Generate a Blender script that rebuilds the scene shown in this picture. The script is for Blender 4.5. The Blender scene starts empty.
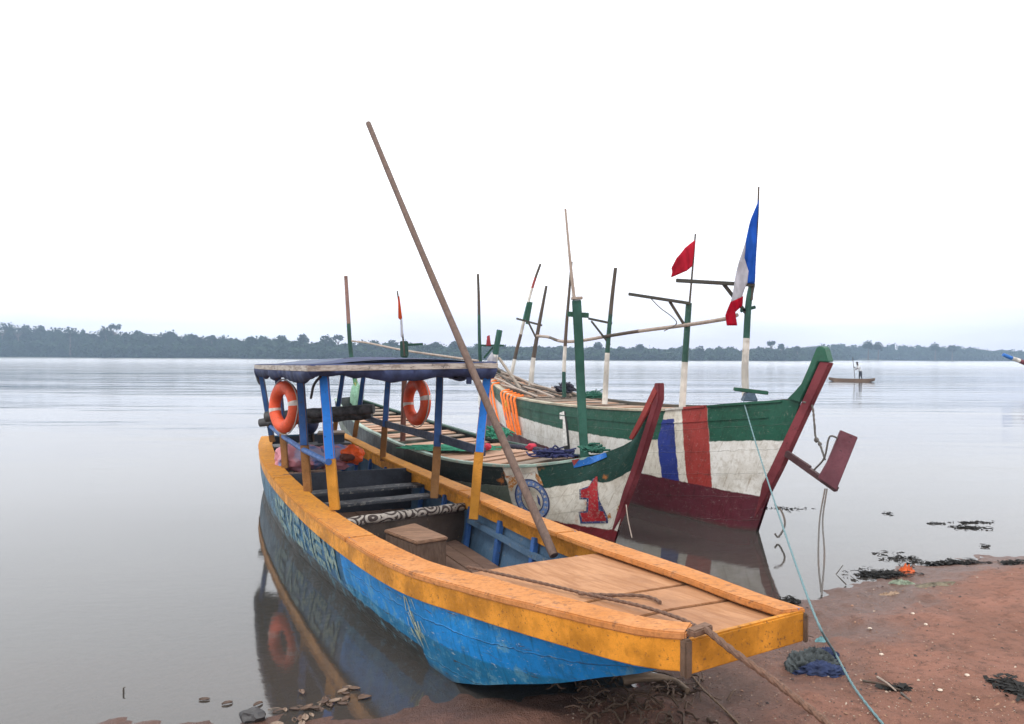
import bpy, bmesh, math, random
from mathutils import Vector, Matrix, noise
R = math.radians
V = Vector
scene = bpy.context.scene
col = scene.collection

# ---------------------------------------------------------------- camera, sky, sun, exposure
F, H, VH, ROLL = 770.0, 2.0, 356.5, 0.005
cam_d = bpy.data.cameras.new('camera')
cam = bpy.data.objects.new('camera', cam_d); col.objects.link(cam)
cam.location = (0, 0, H)
cam_d.sensor_width = 36; cam_d.lens = 36 * F / 1024
cam_d.clip_start = 0.1; cam_d.clip_end = 6000
pitch = math.atan((VH - 362.0) / F)
cam.rotation_mode = 'QUATERNION'
cam.rotation_quaternion = (Matrix.Rotation(R(90) + pitch, 4, 'X') @ Matrix.Rotation(ROLL, 4, 'Z')).to_quaternion()
scene.camera = cam
scene.view_settings.view_transform = 'Standard'
scene.view_settings.look = 'None'
scene.view_settings.gamma = 1
scene.view_settings.exposure = 0.0
scene.render.resolution_x = 1024; scene.render.resolution_y = 724

SUN_EL, SUN_AZ = R(58), R(215)
w = bpy.data.worlds.new('World'); scene.world = w; w.use_nodes = True
nt = w.node_tree; nt.nodes.clear()
def N(nt, t, **kw):
    n = nt.nodes.new(t)
    for k, v in kw.items(): setattr(n, k, v)
    return n
sky = N(nt, 'ShaderNodeTexSky', sky_type='NISHITA', sun_disc=False)
sky.sun_elevation = SUN_EL; sky.sun_rotation = SUN_AZ; sky.dust_density = 3
b1 = N(nt, 'ShaderNodeBackground'); b1.inputs[1].default_value = 0.1
nt.links.new(sky.outputs[0], b1.inputs[0])
tc = N(nt, 'ShaderNodeTexCoord')
sp = N(nt, 'ShaderNodeSeparateXYZ'); nt.links.new(tc.outputs['Generated'], sp.inputs[0])
ns = N(nt, 'ShaderNodeTexNoise'); ns.inputs['Scale'].default_value = 3.0; ns.inputs['Detail'].default_value = 5
mp = N(nt, 'ShaderNodeMapping'); mp.inputs['Scale'].default_value = (1, 1, 5)
nt.links.new(tc.outputs['Generated'], mp.inputs[0]); nt.links.new(mp.outputs[0], ns.inputs['Vector'])
ma = N(nt, 'ShaderNodeMath', operation='MULTIPLY_ADD'); ma.inputs[1].default_value = 0.24; ma.inputs[2].default_value = -0.12
nt.links.new(ns.outputs[0], ma.inputs[0])
ad = N(nt, 'ShaderNodeMath', operation='ADD'); nt.links.new(sp.outputs[2], ad.inputs[0]); nt.links.new(ma.outputs[0], ad.inputs[1])
cr_ = N(nt, 'ShaderNodeValToRGB'); nt.links.new(ad.outputs[0], cr_.inputs[0])
e = cr_.color_ramp.elements
e[0].position = 0.0; e[0].color = (0.63, 0.615, 0.675, 1)
e[1].position = 1.0; e[1].color = (0.95, 0.95, 0.95, 1)
for p_, c_ in ((0.05, (0.75, 0.745, 0.775, 1)), (0.13, (0.86, 0.86, 0.875, 1)), (0.4, (0.98, 0.98, 0.98, 1))):
    q = e.new(p_); q.color = c_
b2 = N(nt, 'ShaderNodeBackground'); b2.inputs[1].default_value = 2.0
nt.links.new(cr_.outputs[0], b2.inputs[0])
mx = N(nt, 'ShaderNodeMixShader'); mx.inputs[0].default_value = 0.92
nt.links.new(b1.outputs[0], mx.inputs[1]); nt.links.new(b2.outputs[0], mx.inputs[2])
wo = N(nt, 'ShaderNodeOutputWorld'); nt.links.new(mx.outputs[0], wo.inputs[0])

sl = bpy.data.lights.new('sun', 'SUN'); sl.energy = 1.3; sl.angle = R(14); sl.color = (1, .95, .88)
so = bpy.data.objects.new('sun', sl); col.objects.link(so)
# direction towards the sun: azimuth measured clockwise from +Y
sd = V((math.sin(SUN_AZ) * math.cos(SUN_EL), math.cos(SUN_AZ) * math.cos(SUN_EL), math.sin(SUN_EL)))
so.rotation_mode = 'QUATERNION'; so.rotation_quaternion = sd.to_track_quat('Z', 'Y')

# ---------------------------------------------------------------- survey helpers (pixel of the photo -> point of the place)
def ray(u, v):
    return (u - 512) / F, -((v - VH) - (u - 512) * ROLL) / F
def Pd(u, v, d):
    x, z = ray(u, v); return V((x * d, d, H + z * d))
def Pz(u, v, z):
    x, dz = ray(u, v); d = (z - H) / dz; return V((x * d, d, z))
def Pplane(u, v, o, dr):
    # vertical plane through o with horizontal direction dr
    x, z = ray(u, v); n = V((dr[1], -dr[0]))
    d = (o[0] * n.x + o[1] * n.y) / (x * n.x + n.y); return V((x * d, d, H + z * d))

# ---------------------------------------------------------------- materials
class G:
    """small node-graph helper"""
    def __init__(s, name):
        s.m = bpy.data.materials.new(name); s.m.use_nodes = True; s.t = s.m.node_tree; s.t.nodes.clear()
        s.out = s.n('ShaderNodeOutputMaterial')
    def n(s, t, **kw): return N(s.t, t, **kw)
    def l(s, a, b): s.t.links.new(a, b)
    def val(s, inp, v):
        if hasattr(v, 'links') or isinstance(v, bpy.types.NodeSocket): s.l(v, inp)
        else: inp.default_value = v
    def math(s, op, a, b=0.0, c=0.0):
        n = s.n('ShaderNodeMath', operation=op); s.val(n.inputs[0], a); s.val(n.inputs[1], b); s.val(n.inputs[2], c); return n.outputs[0]
    def smooth(s, v, a, b, x=0.0, y=1.0):
        n = s.n('ShaderNodeMapRange', interpolation_type='SMOOTHSTEP')
        s.val(n.inputs[0], v); n.inputs[1].default_value = a; n.inputs[2].default_value = b; n.inputs[3].default_value = x; n.inputs[4].default_value = y
        return n.outputs[0]
    def mix(s, f, a, b):
        n = s.n('ShaderNodeMix', data_type='RGBA'); s.val(n.inputs[0], f)
        for i, c in ((6, a), (7, b)):
            if isinstance(c, tuple): n.inputs[i].default_value = (*c[:3], 1)
            else: s.l(c, n.inputs[i])
        return n.outputs[2]
    def mul(s, f, a, c):
        n = s.n('ShaderNodeMix', data_type='RGBA', blend_type='MULTIPLY'); s.val(n.inputs[0], f); s.l(a, n.inputs[6]); n.inputs[7].default_value = (*c, 1); return n.outputs[2]
    def noise(s, scale=(1, 1, 1), sc=5., det=4., rough=.55, vec=None, dist=0.):
        mpn = s.n('ShaderNodeMapping'); mpn.inputs['Scale'].default_value = scale
        s.l(vec if vec is not None else s.pos(), mpn.inputs[0])
        n = s.n('ShaderNodeTexNoise'); n.inputs['Scale'].default_value = sc; n.inputs['Detail'].default_value = det
        n.inputs['Roughness'].default_value = rough; n.inputs['Distortion'].default_value = dist
        s.l(mpn.outputs[0], n.inputs['Vector']); return n.outputs[0]
    def pos(s):
        if not hasattr(s, '_p'): s._p = s.n('ShaderNodeTexCoord')
        return s._p.outputs['Object']
    def uv(s):
        s.pos(); return s._p.outputs['UV']
    def finish(s, colr, rough=.6, bump=None, bs=.3, bd=.01, spec=.4, **kw):
        p = s.n('ShaderNodeBsdfPrincipled'); s.val(p.inputs['Roughness'], rough)
        if isinstance(colr, tuple): p.inputs['Base Color'].default_value = (*colr[:3], 1)
        else: s.l(colr, p.inputs['Base Color'])
        p.inputs['Specular IOR Level'].default_value = spec
        if bump is not None:
            b = s.n('ShaderNodeBump'); b.inputs['Strength'].default_value = bs; b.inputs['Distance'].default_value = bd
            s.l(bump, b.inputs['Height']); s.l(b.outputs[0], p.inputs['Normal'])
        s.l(p.outputs[0], s.out.inputs[0]); return s.m

MC = {}
def paint(name, c, worn=(.25, .18, .12), amt=.35, rough=.55, sc=9., dirt=.35, chip=None, fine=1.):
    if name in MC: return MC[name]
    g = G(name)
    big = g.noise(sc=sc * .25, det=5); med = g.noise(sc=sc * 2.2, det=8, rough=.7); fi = g.noise(sc=sc * 11, det=4, rough=.7)
    cd = tuple(x * (1 - dirt) for x in c); cl = tuple(min(1, x * (1 + dirt * .5) + .015) for x in c)
    base = g.mix(g.smooth(big, .36, .64), cd, cl)
    m3 = g.noise(sc=sc * .8, det=9, rough=.75, dist=.5)
    base = g.mix(g.math('MULTIPLY', g.smooth(m3, .50, .66), .45), base, tuple(x * .45 + w_ * .15 for x, w_ in zip(c, worn)))
    base = g.mix(g.math('MULTIPLY', g.smooth(m3, .46, .36), .30), base, tuple(min(1, x * 1.35 + .02) for x in c))
    base = g.mix(g.math('MULTIPLY', g.smooth(fi, .45, .72), .5 * fine), base, cd)
    th = .69 - .22 * amt
    chipm = g.smooth(med, th, th + .06)
    base = g.mix(g.math('MULTIPLY', chipm, .75), base, worn)
    if chip:
        m2 = g.smooth(g.noise(scale=(1, 1, 1), sc=sc * 3.7, det=6, rough=.75), .64, .68)
        base = g.mix(g.math('MULTIPLY', m2, .8), base, chip)
    base = g.mix(g.math('MULTIPLY', g.smooth(g.noise(sc=sc * 4.3, det=2, rough=.5), .70, .73), .8), base, tuple(x * .4 for x in worn))
    h = g.math('ADD', g.math('MULTIPLY', chipm, -1.), g.math('MULTIPLY', fi, .6))
    MC[name] = g.finish(base, g.smooth(med, .3, .7, rough - .1, rough + .2), h, .35, .006)
    return MC[name]

def wood(name, c, c2=None, ax=(1, 8, 8), sc=5., rough=.7, stain=(.12, .07, .045), samt=.4, rot=0.):
    if name in MC: return MC[name]
    g = G(name)
    c2 = c2 or tuple(x * .55 for x in c)
    vec = g.pos()
    if rot:
        mpn = g.n('ShaderNodeMapping'); mpn.inputs['Rotation'].default_value = (0, 0, rot); g.l(vec, mpn.inputs[0]); vec = mpn.outputs[0]
    grain = g.noise(scale=ax, sc=sc, det=8, rough=.65, vec=vec, dist=.6)
    fineg = g.noise(scale=tuple(a * a for a in ax), sc=sc, det=6, rough=.7, vec=vec)
    big = g.noise(sc=2.1, det=5)
    base = g.mix(g.smooth(grain, .32, .68), c2, c)
    base = g.mix(g.math('MULTIPLY', g.smooth(fineg, .46, .68), .55), base, c2)
    spk = g.noise(sc=sc * 12, det=6, rough=.75); base = g.mix(g.math('MULTIPLY', g.smooth(spk, .58, .68), .5), base, stain)
    base = g.mix(g.math('MULTIPLY', g.smooth(big, .46, .66), samt), base, stain)
    MC[name] = g.finish(base, rough, g.math('ADD', grain, g.math('MULTIPLY', fineg, .7)), .4, .008, spec=.25)
    return MC[name]

def plain(name, c, rough=.6, var=.25, sc=20., bs=.3, sheen=0.):
    if name in MC: return MC[name]
    g = G(name); n1 = g.noise(sc=sc, det=6, rough=.65)
    base = g.mix(g.smooth(n1, .3, .7), tuple(x * (1 - var) for x in c), tuple(min(1, x * (1 + var)) for x in c))
    MC[name] = g.finish(base, rough, n1, bs, .01); return MC[name]

def layered(name, base, layers, stain=(.2, .13, .08), rust=None, scratch=.35, stf=.22, sth=(.56, .64)):
    """hull paint: UV = (metres from the bow along the rail, metres below the rail); layers painted in order.
    layer = (colour, s0, s1, d0a, d0b, d1a, d1b, z0, z1, slant)  d limits are a + b*s"""
    g = G(name)
    sx = g.n('ShaderNodeSeparateXYZ'); g.l(g.uv(), sx.inputs[0]); S, D = sx.outputs[0], sx.outputs[1]
    geo = g.n('ShaderNodeNewGeometry'); sz = g.n('ShaderNodeSeparateXYZ'); g.l(geo.outputs['Position'], sz.inputs[0]); Z = sz.outputs[2]
    wob = g.math('MULTIPLY_ADD', g.noise(sc=9, det=4), .05, -.025)
    S1 = g.math('ADD', S, wob); D1 = g.math('ADD', D, wob); Z1 = g.math('ADD', Z, wob)
    cur = base
    for (c, s0, s1, a0, b0, a1, b1_, z0, z1, sl_) in layers:
        Ss = g.math('MULTIPLY_ADD', D, sl_, S1) if sl_ else S1
        m = None
        def AND(x):
            nonlocal m
            m = x if m is None else g.math('MULTIPLY', m, x)
        E_ = .008
        if s0 is not None: AND(g.smooth(Ss, s0 - E_, s0 + E_))
        if s1 is not None: AND(g.smooth(Ss, s1 - E_, s1 + E_, 1, 0))
        if a0 is not None: AND(g.smooth(g.math('SUBTRACT', D1, g.math('MULTIPLY_ADD', S, b0, a0)), -E_, E_))
        if a1 is not None: AND(g.smooth(g.math('SUBTRACT', D1, g.math('MULTIPLY_ADD', S, b1_, a1)), -E_, E_, 1, 0))
        if z0 is not None: AND(g.smooth(Z1, z0 - E_, z0 + E_))
        if z1 is not None: AND(g.smooth(g.math('MULTIPLY_ADD', S, -z1[1], Z1), z1[0] - E_, z1[0] + E_, 1, 0))
        cur = g.mix(m, cur, c)
    dry = g.noise(scale=(1, 1, 1), sc=2.2, det=7, rough=.7)
    cur = g.mul(g.math('MULTIPLY', g.smooth(dry, .45, .66), .6), cur, (.62, .58, .52))
    fd = g.noise(sc=11, det=9, rough=.78)
    cur = g.mul(g.math('MULTIPLY', g.smooth(fd, .48, .62), .6), cur, (.66, .62, .56)); cur = g.mix(g.math('MULTIPLY', g.smooth(g.noise(sc=17 if stf < .3 else 7, det=9, rough=.8), *sth), stf), cur, stain)
    strk = g.noise(scale=(14, 1.6, 1), sc=2., det=7, rough=.7, vec=g.uv())
    cur = g.mul(g.math('MULTIPLY', g.smooth(strk, .52, .7), .75), cur, (.50, .42, .34))
    al = g.noise(scale=(1.2, 12, 1), sc=2.4, det=8, rough=.75, vec=g.uv(), dist=.8)
    sc_m = g.smooth(al, .59, .63)
    cur = g.mix(g.math('MULTIPLY', sc_m, scratch), cur, (.05, .045, .04))
    al2 = g.noise(scale=(2.5, 9, 1), sc=4.3, det=8, rough=.8, vec=g.uv(), dist=.8)
    lt = g.smooth(al2, .60, .65)
    cur = g.mix(g.math('MULTIPLY', lt, scratch * .9), cur, (.5, .55, .55))
    if rust:
        rm = g.smooth(g.noise(sc=6, det=6, rough=.7), .5, .62)
        rs = None
        for (s_, d_, rs_, rd_) in rust:
            dd = g.math('ADD', g.math('POWER', g.math('ABSOLUTE', g.math('MULTIPLY', g.math('SUBTRACT', S, s_), 1 / rs_)), 2.), g.math('POWER', g.math('ABSOLUTE', g.math('MULTIPLY', g.math('SUBTRACT', D, d_), 1 / rd_)), 2.))
            k = g.smooth(dd, .3, 1.2, 1, 0); rs = k if rs is None else g.math('MAXIMUM', rs, k)
        cur = g.mix(g.math('MULTIPLY', g.math('MULTIPLY', rs, rm), .95), cur, (.42, .14, .03))
    # plank seams along the hull
    seam = g.math('PINGPONG', D1, .15)
    sm = g.smooth(seam, .0, .006, 1, 0)
    cur = g.mix(g.math('MULTIPLY', sm, .35), cur, (.05, .04, .03))
    wet = g.smooth(Z1, -.02, .07, 1, 0)
    cur = g.mix(g.math('MULTIPLY', wet, .7), cur, (.045, .04, .03))
    hgt = g.math('ADD', g.math('MULTIPLY', sc_m, -1.), g.math('ADD', g.math('MULTIPLY', sm, -2.), g.math('MULTIPLY', g.noise(sc=70, det=4), .8)))
    return g.finish(cur, g.smooth(dry, .3, .7, .4, .65), hgt, .4, .006, spec=.4)

# ---------------------------------------------------------------- mesh helpers
class MB:
    def __init__(s): s.v = []; s.f = []; s.mi = []; s.uv = {}
    def add(s, pts, faces, mi=0):
        o = len(s.v); s.v += [V(p) for p in pts]; s.f += [tuple(i + o for i in f) for f in faces]; s.mi += [mi] * len(faces); return o
    def hexa(s, b, t, mi=0):       # four bottom points, four top points
        s.add(list(b) + list(t), [(3, 2, 1, 0), (4, 5, 6, 7), (0, 1, 5, 4), (1, 2, 6, 5), (2, 3, 7, 6), (3, 0, 4, 7)], mi)
    def beam(s, a, b, w, h, up=(0, 0, 1), mi=0, w2=None, h2=None, sub=1, jit=0.):
        a, b = V(a), V(b); d = (b - a).normalized(); up = V(up)
        if abs(d.dot(up)) > .95: up = V((0, 1, 0)) if abs(d.y) < .9 else V((1, 0, 0))
        x = d.cross(up).normalized(); y = x.cross(d).normalized()
        w2 = w if w2 is None else w2; h2 = h if h2 is None else h2
        rows = []
        for i in range(sub + 1):
            k = i / sub; c = a.lerp(b, k); ww = w + (w2 - w) * k; hh = h + (h2 - h) * k
            j = V((random.uniform(-jit, jit), random.uniform(-jit, jit), random.uniform(-jit, jit)))
            rows.append([c + j + x * sx * ww / 2 + y * sy * hh / 2 for sx, sy in ((-1, -1), (1, -1), (1, 1), (-1, 1))])
        s.loft(rows, mi, caps=True)
    def loft(s, rows, mi=0, closed=True, caps=False, uvs=None):
        n = len(rows[0]); o = len(s.v); s.v += [V(p) for r in rows for p in r]
        for i in range(len(rows) - 1):
            for j in range(n if closed else n - 1):
                k = (j + 1) % n
                s.f.append((o + i * n + j, o + i * n + k, o + (i + 1) * n + k, o + (i + 1) * n + j)); s.mi.append(mi)
        if caps:
            s.f.append(tuple(o + j for j in range(n))[::-1]); s.mi.append(mi)
            s.f.append(tuple(o + (len(rows) - 1) * n + j for j in range(n))); s.mi.append(mi)
        if uvs:
            for i, r in enumerate(uvs):
                for j, q in enumerate(r): s.uv[o + i * n + j] = q
        return o
    def tube(s, path, r, seg=10, mi=0, caps=True, mf=None, sq=1.):
        path = [V(p) for p in path]; n = len(path); rows = []
        prev = None
        for i, p in enumerate(path):
            d = (path[min(i + 1, n - 1)] - path[max(i - 1, 0)]).normalized()
            if prev is None:
                ref = V((0, 0, 1)) if abs(d.z) < .9 else V((1, 0, 0)); x = d.cross(ref).normalized()
            else:
                x = (prev - d * prev.dot(d)).normalized()
            prev = x; y = d.cross(x); rr = r(i / (n - 1)) if callable(r) else r
            rows.append([p + (x * math.cos(a) + y * sq * math.sin(a)) * rr for a in [2 * math.pi * k / seg for k in range(seg)]])
        f0 = len(s.f)
        s.loft(rows, mi, True, caps)
        if mf:
            for i in range(n - 1):
                for j in range(seg): s.mi[f0 + i * seg + j] = mf((i + .5) / (n - 1))
    def prism(s, poly, nrm, th, mi=0):
        poly = [V(p) for p in poly]; nrm = V(nrm).normalized() * th / 2; n = len(poly)
        s.add([p - nrm for p in poly] + [p + nrm for p in poly], [tuple(range(n))[::-1], tuple(range(n, 2 * n))] + [(i, (i + 1) % n, n + (i + 1) % n, n + i) for i in range(n)], mi)
    def blob(s, c, r, sub=3, amp=.25, fr=2., seed=0, mi=0, flat=None):
        bm = bmesh.new(); bmesh.ops.create_icosphere(bm, subdivisions=sub, radius=1)
        c = V(c); r = V(r) if not isinstance(r, (int, float)) else V((r, r, r)); pts = []
        for v in bm.verts:
            k = 1 + amp * noise.fractal(v.co * fr + V((seed * 7.3, seed, 0)), .8, 2.1, 4)
            p = V((v.co.x * r.x, v.co.y * r.y, v.co.z * r.z)) * k
            if flat is not None and p.z < -flat: p.z = -flat
            pts.append(c + p)
        s.add(pts, [tuple(v.index for v in f.verts) for f in bm.faces], mi); bm.free()

def link(name, me, mats, parent=None):
    o = bpy.data.objects.new(name, me); col.objects.link(o)
    for m in (mats if isinstance(mats, (list, tuple)) else [mats]): me.materials.append(m)
    if parent: o.parent = parent
    return o
def rootloc(o):
    while o.parent: o = o.parent
    return V(o.location)
def build(mb, name, mats, parent=None, smooth=False, bevel=0., ang=35, origin=None, solid=0.):
    off = rootloc(parent) if parent else (V(origin) if origin is not None else V((0, 0, 0)))
    me = bpy.data.meshes.new(name); me.from_pydata([v - off for v in mb.v], [], mb.f)
    me.polygons.foreach_set('material_index', mb.mi)
    if mb.uv:
        ul = me.uv_layers.new(name='UVMap')
        for lp in me.loops:
            if lp.vertex_index in mb.uv: ul.data[lp.index].uv = mb.uv[lp.vertex_index]
    bm = bmesh.new(); bm.from_mesh(me)
    if not mb.uv: bmesh.ops.recalc_face_normals(bm, faces=bm.faces)
    if bevel:
        es = [e_ for e_ in bm.edges if len(e_.link_faces) == 2 and e_.calc_face_angle(0) > R(ang)]
        bmesh.ops.bevel(bm, geom=es, offset=bevel, segments=2, affect='EDGES', clamp_overlap=True)
    bm.to_mesh(me); bm.free()
    if smooth or bevel:
        me.shade_smooth()
        try: me.set_sharp_from_angle(angle=R(ang + 5))
        except Exception: pass
    me.update()
    o = link(name, me, mats, parent)
    if origin is not None and not parent: o.location = off
    return o
def tag(o, label, cat, group=None, kind=None):
    o['label'] = label
    if cat: o['category'] = cat
    if group: o['group'] = group
    if kind: o['kind'] = kind
    return o
def thing(name, label, cat, loc, group=None):
    o = bpy.data.objects.new(name, None); col.objects.link(o); o.location = loc; o.empty_display_size = .2
    return tag(o, label, cat, group)

def cr(pts, n):
    """Catmull-Rom through pts, resampled to n points even in arc length"""
    pts = [V(p) for p in pts]; P_ = [pts[0] * 2 - pts[1]] + pts + [pts[-1] * 2 - pts[-2]]; out = []
    for i in range(1, len(P_) - 2):
        a, b, c, d = P_[i - 1:i + 3]
        for k in range(24):
            t = k / 24
            out.append(.5 * ((2 * b) + (c - a) * t + (2 * a - 5 * b + 4 * c - d) * t * t + (3 * b - a - 3 * c + d) * t ** 3))
    out.append(pts[-1]); L = [0]
    for i in range(1, len(out)): L.append(L[-1] + (out[i] - out[i - 1]).length)
    res = []; j = 0
    for k in range(n):
        q = L[-1] * k / (n - 1)
        while j < len(L) - 2 and L[j + 1] < q: j += 1
        f = (q - L[j]) / max(1e-9, L[j + 1] - L[j]); res.append(out[j].lerp(out[j + 1], min(1, max(0, f))))
    return res, L[-1]
def samp(lst, t):
    x = max(0, min(1, t)) * (len(lst) - 1); i = min(int(x), len(lst) - 2); return lst[i].lerp(lst[i + 1], x - i)

class Hull:
    NS = 97
    def __init__(s, near, far, nch, fch, bulge=.04):
        s.near, s.ln = cr(near, s.NS); s.far, s.lf = cr(far, s.NS)
        s.nc, _ = cr(nch, s.NS); s.fc, _ = cr(fch, s.NS); s.b = bulge
    def out(s, t):
        a, b = samp(s.near, t - .02), samp(s.near, t + .02); d = b - a; return V((-d.y, d.x, 0)).normalized() * 1.0
    def side(s, t, h, which=0, off=0.):
        if which == 0:
            o = s.out(t); o = o if o.dot(samp(s.near, .5) - samp(s.far, .5)) > 0 else -o; r, c = samp(s.near, t), samp(s.nc, t)
        else:
            a, b = samp(s.far, t - .02), samp(s.far, t + .02); d = b - a; o = V((-d.y, d.x, 0)).normalized()
            o = o if o.dot(samp(s.far, .5) - samp(s.near, .5)) > 0 else -o; r, c = samp(s.far, t), samp(s.fc, t)
        return r.lerp(c, h) + o * (s.b * min(1, max(0, t) * 7) * math.sin(math.pi * h) + off)
    def height(s, t): return (samp(s.near, t) - samp(s.nc, t)).length
    def surf(s, sm, dep, off=.004):
        t = sm / s.ln; return s.side(t, dep / s.height(t), 0, off)
    def t_of_u(s, u, which=0):
        L_ = s.near if which == 0 else s.far
        best = min(range(len(L_) * 4), key=lambda i: abs(512 + F * samp(L_, i / (len(L_) * 4)).x / samp(L_, i / (len(L_) * 4)).y - u))
        return best / (len(L_) * 4)
    def s_of_u(s, u): return s.t_of_u(u) * s.ln
    def across(s, t, f, dz=0.):
        p = samp(s.near, t).lerp(samp(s.far, t), f); return p + V((0, 0, dz))
    def mesh(s, nh=8):
        mb = MB()
        for w_ in (0, 1):
            rows, uvs = [], []
            for i in range(s.NS):
                t = i / (s.NS - 1); hh = s.height(t)
                rows.append([s.side(t, j / nh, w_) for j in range(nh + 1)])
                uvs.append([(t * s.ln, hh * j / nh) for j in range(nh + 1)])
            mb.loft(rows, 0, closed=False, uvs=uvs)
        rows = [[s.side(i / (s.NS - 1), 1, 0), s.side(i / (s.NS - 1), 1, 1)] for i in range(s.NS)]
        mb.loft(rows, 0, closed=False, uvs=[[(0, 2)] * 2] * s.NS)
        # stern
        mb.loft([[s.side(1, j / nh, 0) for j in range(nh + 1)], [s.side(1, j / nh, 1) for j in range(nh + 1)]], 0, closed=False,
                uvs=[[(s.ln, s.height(1) * j / nh) for j in range(nh + 1)]] * 2)
        return mb

def strip_cap(hull, which, inset, th, w_out, t0=0., t1=1., n=90, dz=0., wfun=None):
    """a board lying along the rail: rows of four points"""
    rows = []
    L_, M_ = (hull.near, hull.far) if which == 0 else (hull.far, hull.near)
    for i in range(n + 1):
        t = t0 + (t1 - t0) * i / n
        a, b = samp(L_, t - .012), samp(L_, t + .012); d = (b - a); o = V((-d.y, d.x, 0)).normalized()
        if o.dot(samp(L_, .5) - samp(M_, .5)) < 0: o = -o
        p = samp(L_, t); k = wfun(t) if wfun else 1.
        jz = .0025 * noise.noise(p * 6)
        rows.append([p + o * (w_out + .003 * noise.noise(p * 5)) + V((0, 0, dz - th)), p - o * inset * k + V((0, 0, dz - th)), p - o * inset * k + V((0, 0, dz + jz)), p + o * (w_out + .003 * noise.noise(p * 5)) + V((0, 0, dz + jz))])
    return rows

def decal(hull, polys, name, mats, parent, s0, d0, off=.006, grid=.04, uvmat=0):
    """flat painted shapes wrapped on the near side; polys = [(material index, [(x right, y down)...])]"""
    mb = MB()
    for k, (mi, poly) in enumerate(polys):
        bm = bmesh.new(); vs = [bm.verts.new((x, y, 0)) for x, y in poly]; bm.faces.new(vs)
        xs = [p[0] for p in poly]; ys = [p[1] for p in poly]
        for ax, lo, hi in ((0, min(xs), max(xs)), (1, min(ys), max(ys))):
            q = lo + grid
            while q < hi:
                co = (q, 0, 0) if ax == 0 else (0, q, 0); no = (1, 0, 0) if ax == 0 else (0, 1, 0)
                bmesh.ops.bisect_plane(bm, geom=bm.verts[:] + bm.edges[:] + bm.faces[:], plane_co=co, plane_no=no); q += grid
        bmesh.ops.triangulate(bm, faces=bm.faces[:]); bm.verts.index_update()
        mb.add([hull.surf(s0 - v.co.x, d0 + v.co.y, off + .0008 * (k % 6) + .0012 * mi) for v in bm.verts], [tuple(v.index for v in f.verts) for f in bm.faces], mi)
        bm.free()
    return build(mb, name, mats, parent)

# ================================================================= SETTING
SHORE = [(-900, -60), (-60, -2), (-12, 2.6), (-5, 3.7), (-2.66, 3.97), (-1.8, 4.14), (-1.02, 4.27), (-.36, 4.36), (.28, 4.43), (.85, 4.72), (1.3, 5.35), (1.9, 6.0), (2.54, 6.33), (3.17, 6.64), (4.04, 7.11), (5.27, 7.92), (7.5, 9.6), (14, 14), (60, 22), (900, 60)]
def shore_d(x, y):
    best = 1e9; inside = 1
    for (x0, y0), (x1, y1) in zip(SHORE, SHORE[1:]):
        dx, dy = x1 - x0, y1 - y0; k = max(0, min(1, ((x - x0) * dx + (y - y0) * dy) / (dx * dx + dy * dy)))
        d = math.hypot(x - x0 - k * dx, y - y0 - k * dy)
        if d < best: best = d; inside = 1 if dx * (y - y0) - dy * (x - x0) < 0 else -1
    return best * inside
def bank_y(x):      # far bank
    k = max(-1, min(1, x / 330.)); 
    return 430 + (95 * k * k if k < 0 else 300 * k * k) + 12 * math.sin(x / 40.) + 7 * math.sin(x / 17.)
def ground_z(x, y):
    if y > 200:
        d = y - bank_y(x); return max(-2.5, min(3 + d * .02, d * .12))
    d = shore_d(x, y)
    z = d * .085 if d > 0 else max(-2.5, d * (.09 if d > -1.5 else .12))
    if d > 0: z = min(z, .34 + .02 * d)
    if abs(x) < 12 and y < 14:
        n = noise.fractal(V((x * 1.7, y * 1.7, 0)), .9, 2.1, 3); n2 = noise.fractal(V((x * 9, y * 9, 4)), .8, 2.2, 4)
        z += .024 * n + .013 * n2
        z += .05 * math.exp(-(((x + .05) / .5) ** 2 + ((y - 4.12) / .16) ** 2)) + .04 * math.exp(-(((x - .7) / .35) ** 2 + ((y - 4.25) / .2) ** 2))
        for (px_, py_, a_) in PRINTS:
            dx, dy = x - px_, y - py_
            if abs(dx) < .35 and abs(dy) < .35:
                u_ = dx * math.cos(a_) + dy * math.sin(a_); v_ = -dx * math.sin(a_) + dy * math.cos(a_); q_ = (u_ / .13) ** 2 + (v_ / .055) ** 2
                z += -.022 * math.exp(-q_ * 1.2) + .008 * math.exp(-(q_ - 2.2) ** 2)
        # low sandy hump on the right
        z += .10 * math.exp(-(((x - 4.6) / 1.2) ** 2 + ((y - 6.3) / 1.0) ** 2))
    return z
PRINTS = [(1.75, 4.75, .5), (2.1, 5.15, .7), (2.15, 4.55, .4), (2.75, 5.0, .6), (3.0, 5.6, .9), (2.5, 5.65, 1.1), (3.5, 5.3, .3), (3.9, 6.1, .8), (3.3, 6.1, 1.2), (2.0, 3.9, .2), (2.5, 4.1, .1), (3.0, 4.4, .5), (1.55, 4.2, .9), (4.5, 5.6, .2), (3.6, 4.6, .4), (1.9, 5.6, 1.3), (4.4, 6.9, .6), (2.4, 3.5, .2)]
def axis_vals(lo, a, b, hi, st):
    v = []; q = a
    while q < b: v.append(q); q += st
    v.append(b); s_ = st; q = b
    while q < hi: s_ *= 1.22; q = min(hi, q + s_); v.append(q)
    s_ = st; q = a; pre = []
    while q > lo: s_ *= 1.22; q = max(lo, q - s_); pre.append(q)
    return pre[::-1] + v
xs = axis_vals(-1100, -3.2, 6.6, 1100, .05); ys = axis_vals(-60, 2.6, 9.2, 140, .05) + [200, 280, 330] + [340 + 10 * i for i in range(46)] + [860, 1000]
mb = MB(); nx = len(xs)
mb.v = [V((x, y, ground_z(x, y))) for y in ys for x in xs]
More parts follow.
